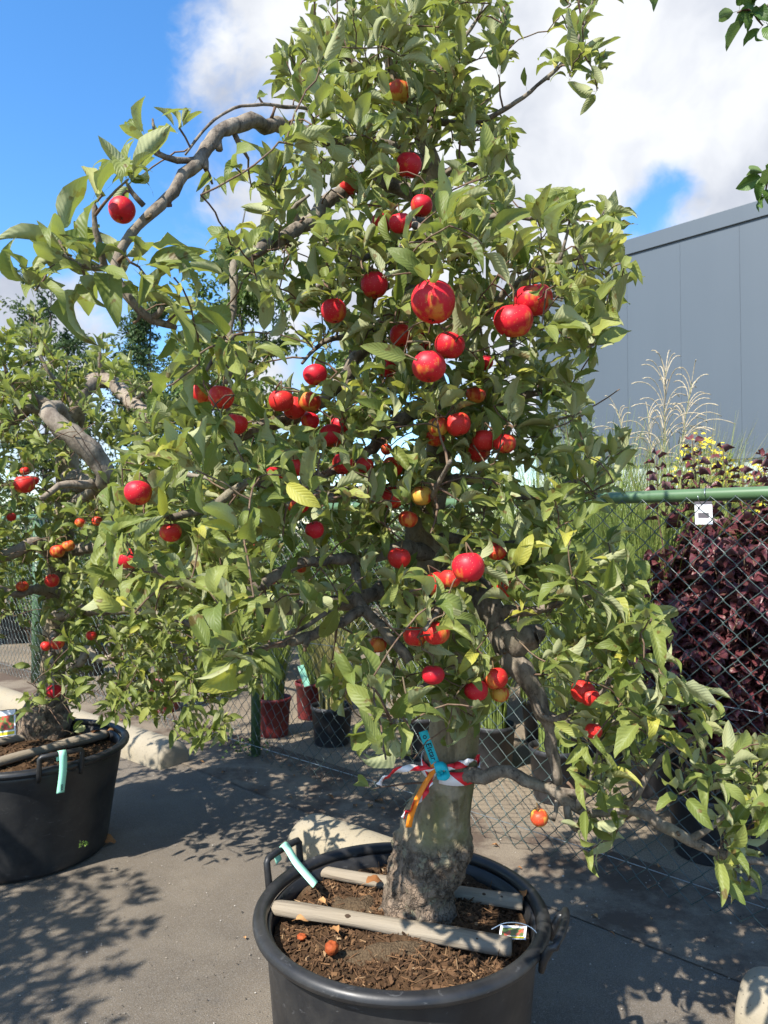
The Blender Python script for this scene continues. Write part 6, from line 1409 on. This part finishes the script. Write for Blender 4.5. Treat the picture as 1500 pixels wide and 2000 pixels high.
for q in range(26):
    t_ = rng.uniform(.2, 5.5); c = fpt(t_, rng.uniform(.03, .42), .006); L = rng.uniform(.018, .045); an = rng.uniform(0, 6.28)
    V, uv, F = leaf_arrays(np.array([c + (0, 0, .005)]), np.array([[math.cos(an), math.sin(an), .08]]), np.array([[.1, -.2, 1.]]), np.array([L]), asp=.5, curl=.9, fold=.6, cols=3)
    tag(mk('fallen_leaf', V.reshape(-1, 3), F, 'dryleaf', uv=uv.reshape(-1, 2), base=c), 'small dry brown leaf on the dirty strip along the fence foot', 'leaf', 'dry leaves along the fence foot')
def weed(c, n, L, label, r=.03):
    c = np.array(c, float); t = thing('weed', c, label, 'weed'); B_ = c + rng.normal(0, 1, (n, 3)) * (r, r, .0) + np.array([0, 0, 1]) * rng.uniform(.004, r * 1.6, (n, 1)); D = rng.normal(0, 1, (n, 3)) * (1, 1, .3) + (0, -.2, .3); U = np.array([0, -.3, 1]) + rng.normal(0, .2, (n, 3))
    V, uv, F = leaf_arrays(B_, D, U, L * rng.uniform(.6, 1.1, n), asp=.8, cols=3); leaf_parts('leaf', V, uv, F, 'shrubleaf', t, rng.random(n))
weed(at(162, 1655, 2.96), 6, .022, 'tiny green weed growing from the drain hole of the dented tub', .010)
weed(gp(478, 1478), 26, .03, 'small weed growing at the foot of the green fence post', .05)
weed(gp(505, 1470), 14, .025, 'smaller weed tuft on the other side of the green fence post', .03)
print('main leaves', nA, 'objects', len(bpy.data.objects))

# loose grit on the asphalt
b = MB(); gr = np.random.default_rng(91)
for i in range(2600):
    y = gr.uniform(1.7, 5.0); x = gr.uniform(-.58, .58) * y; 
    if math.hypot(x - MC[0], y - MC[1]) < .36 or math.hypot(x - LC[0], y - LC[1]) < .38: continue
    p = np.array([x, y, 0]); off = (p - FA) @ FN
    if off < -.2: continue
    r = gr.uniform(.0012, .0032) * (1.5 if off < .4 else 1) * (1.6 if gr.random() < .05 else 1); V = np.array([(1, 0, 0), (0, 1, 0), (-1, 0, 0), (0, -1, 0), (0, 0, .8), (0, 0, -.3)]) * r * (1 + gr.uniform(-.35, .35, (6, 3)))
    b.add(V + (x, y, .004 + r * .3), [(0, 1, 4), (1, 2, 4), (2, 3, 4), (3, 0, 4), (1, 0, 5), (2, 1, 5), (3, 2, 5), (0, 3, 5)], rnd=gr.random())
m = Mat('grit', .9, .2); m.color(m.ramp(m.attr('rnd'), (0, (.04, .033, .027)), (.5, (.15, .125, .10)), (.9, (.30, .26, .21)), (1, (.45, .42, .38)))); MATS['grit'] = m.m
tag(b.build('loose_grit', 'grit', None, False), 'fine loose grit scattered over the asphalt', 'grit', None, 'stuff')
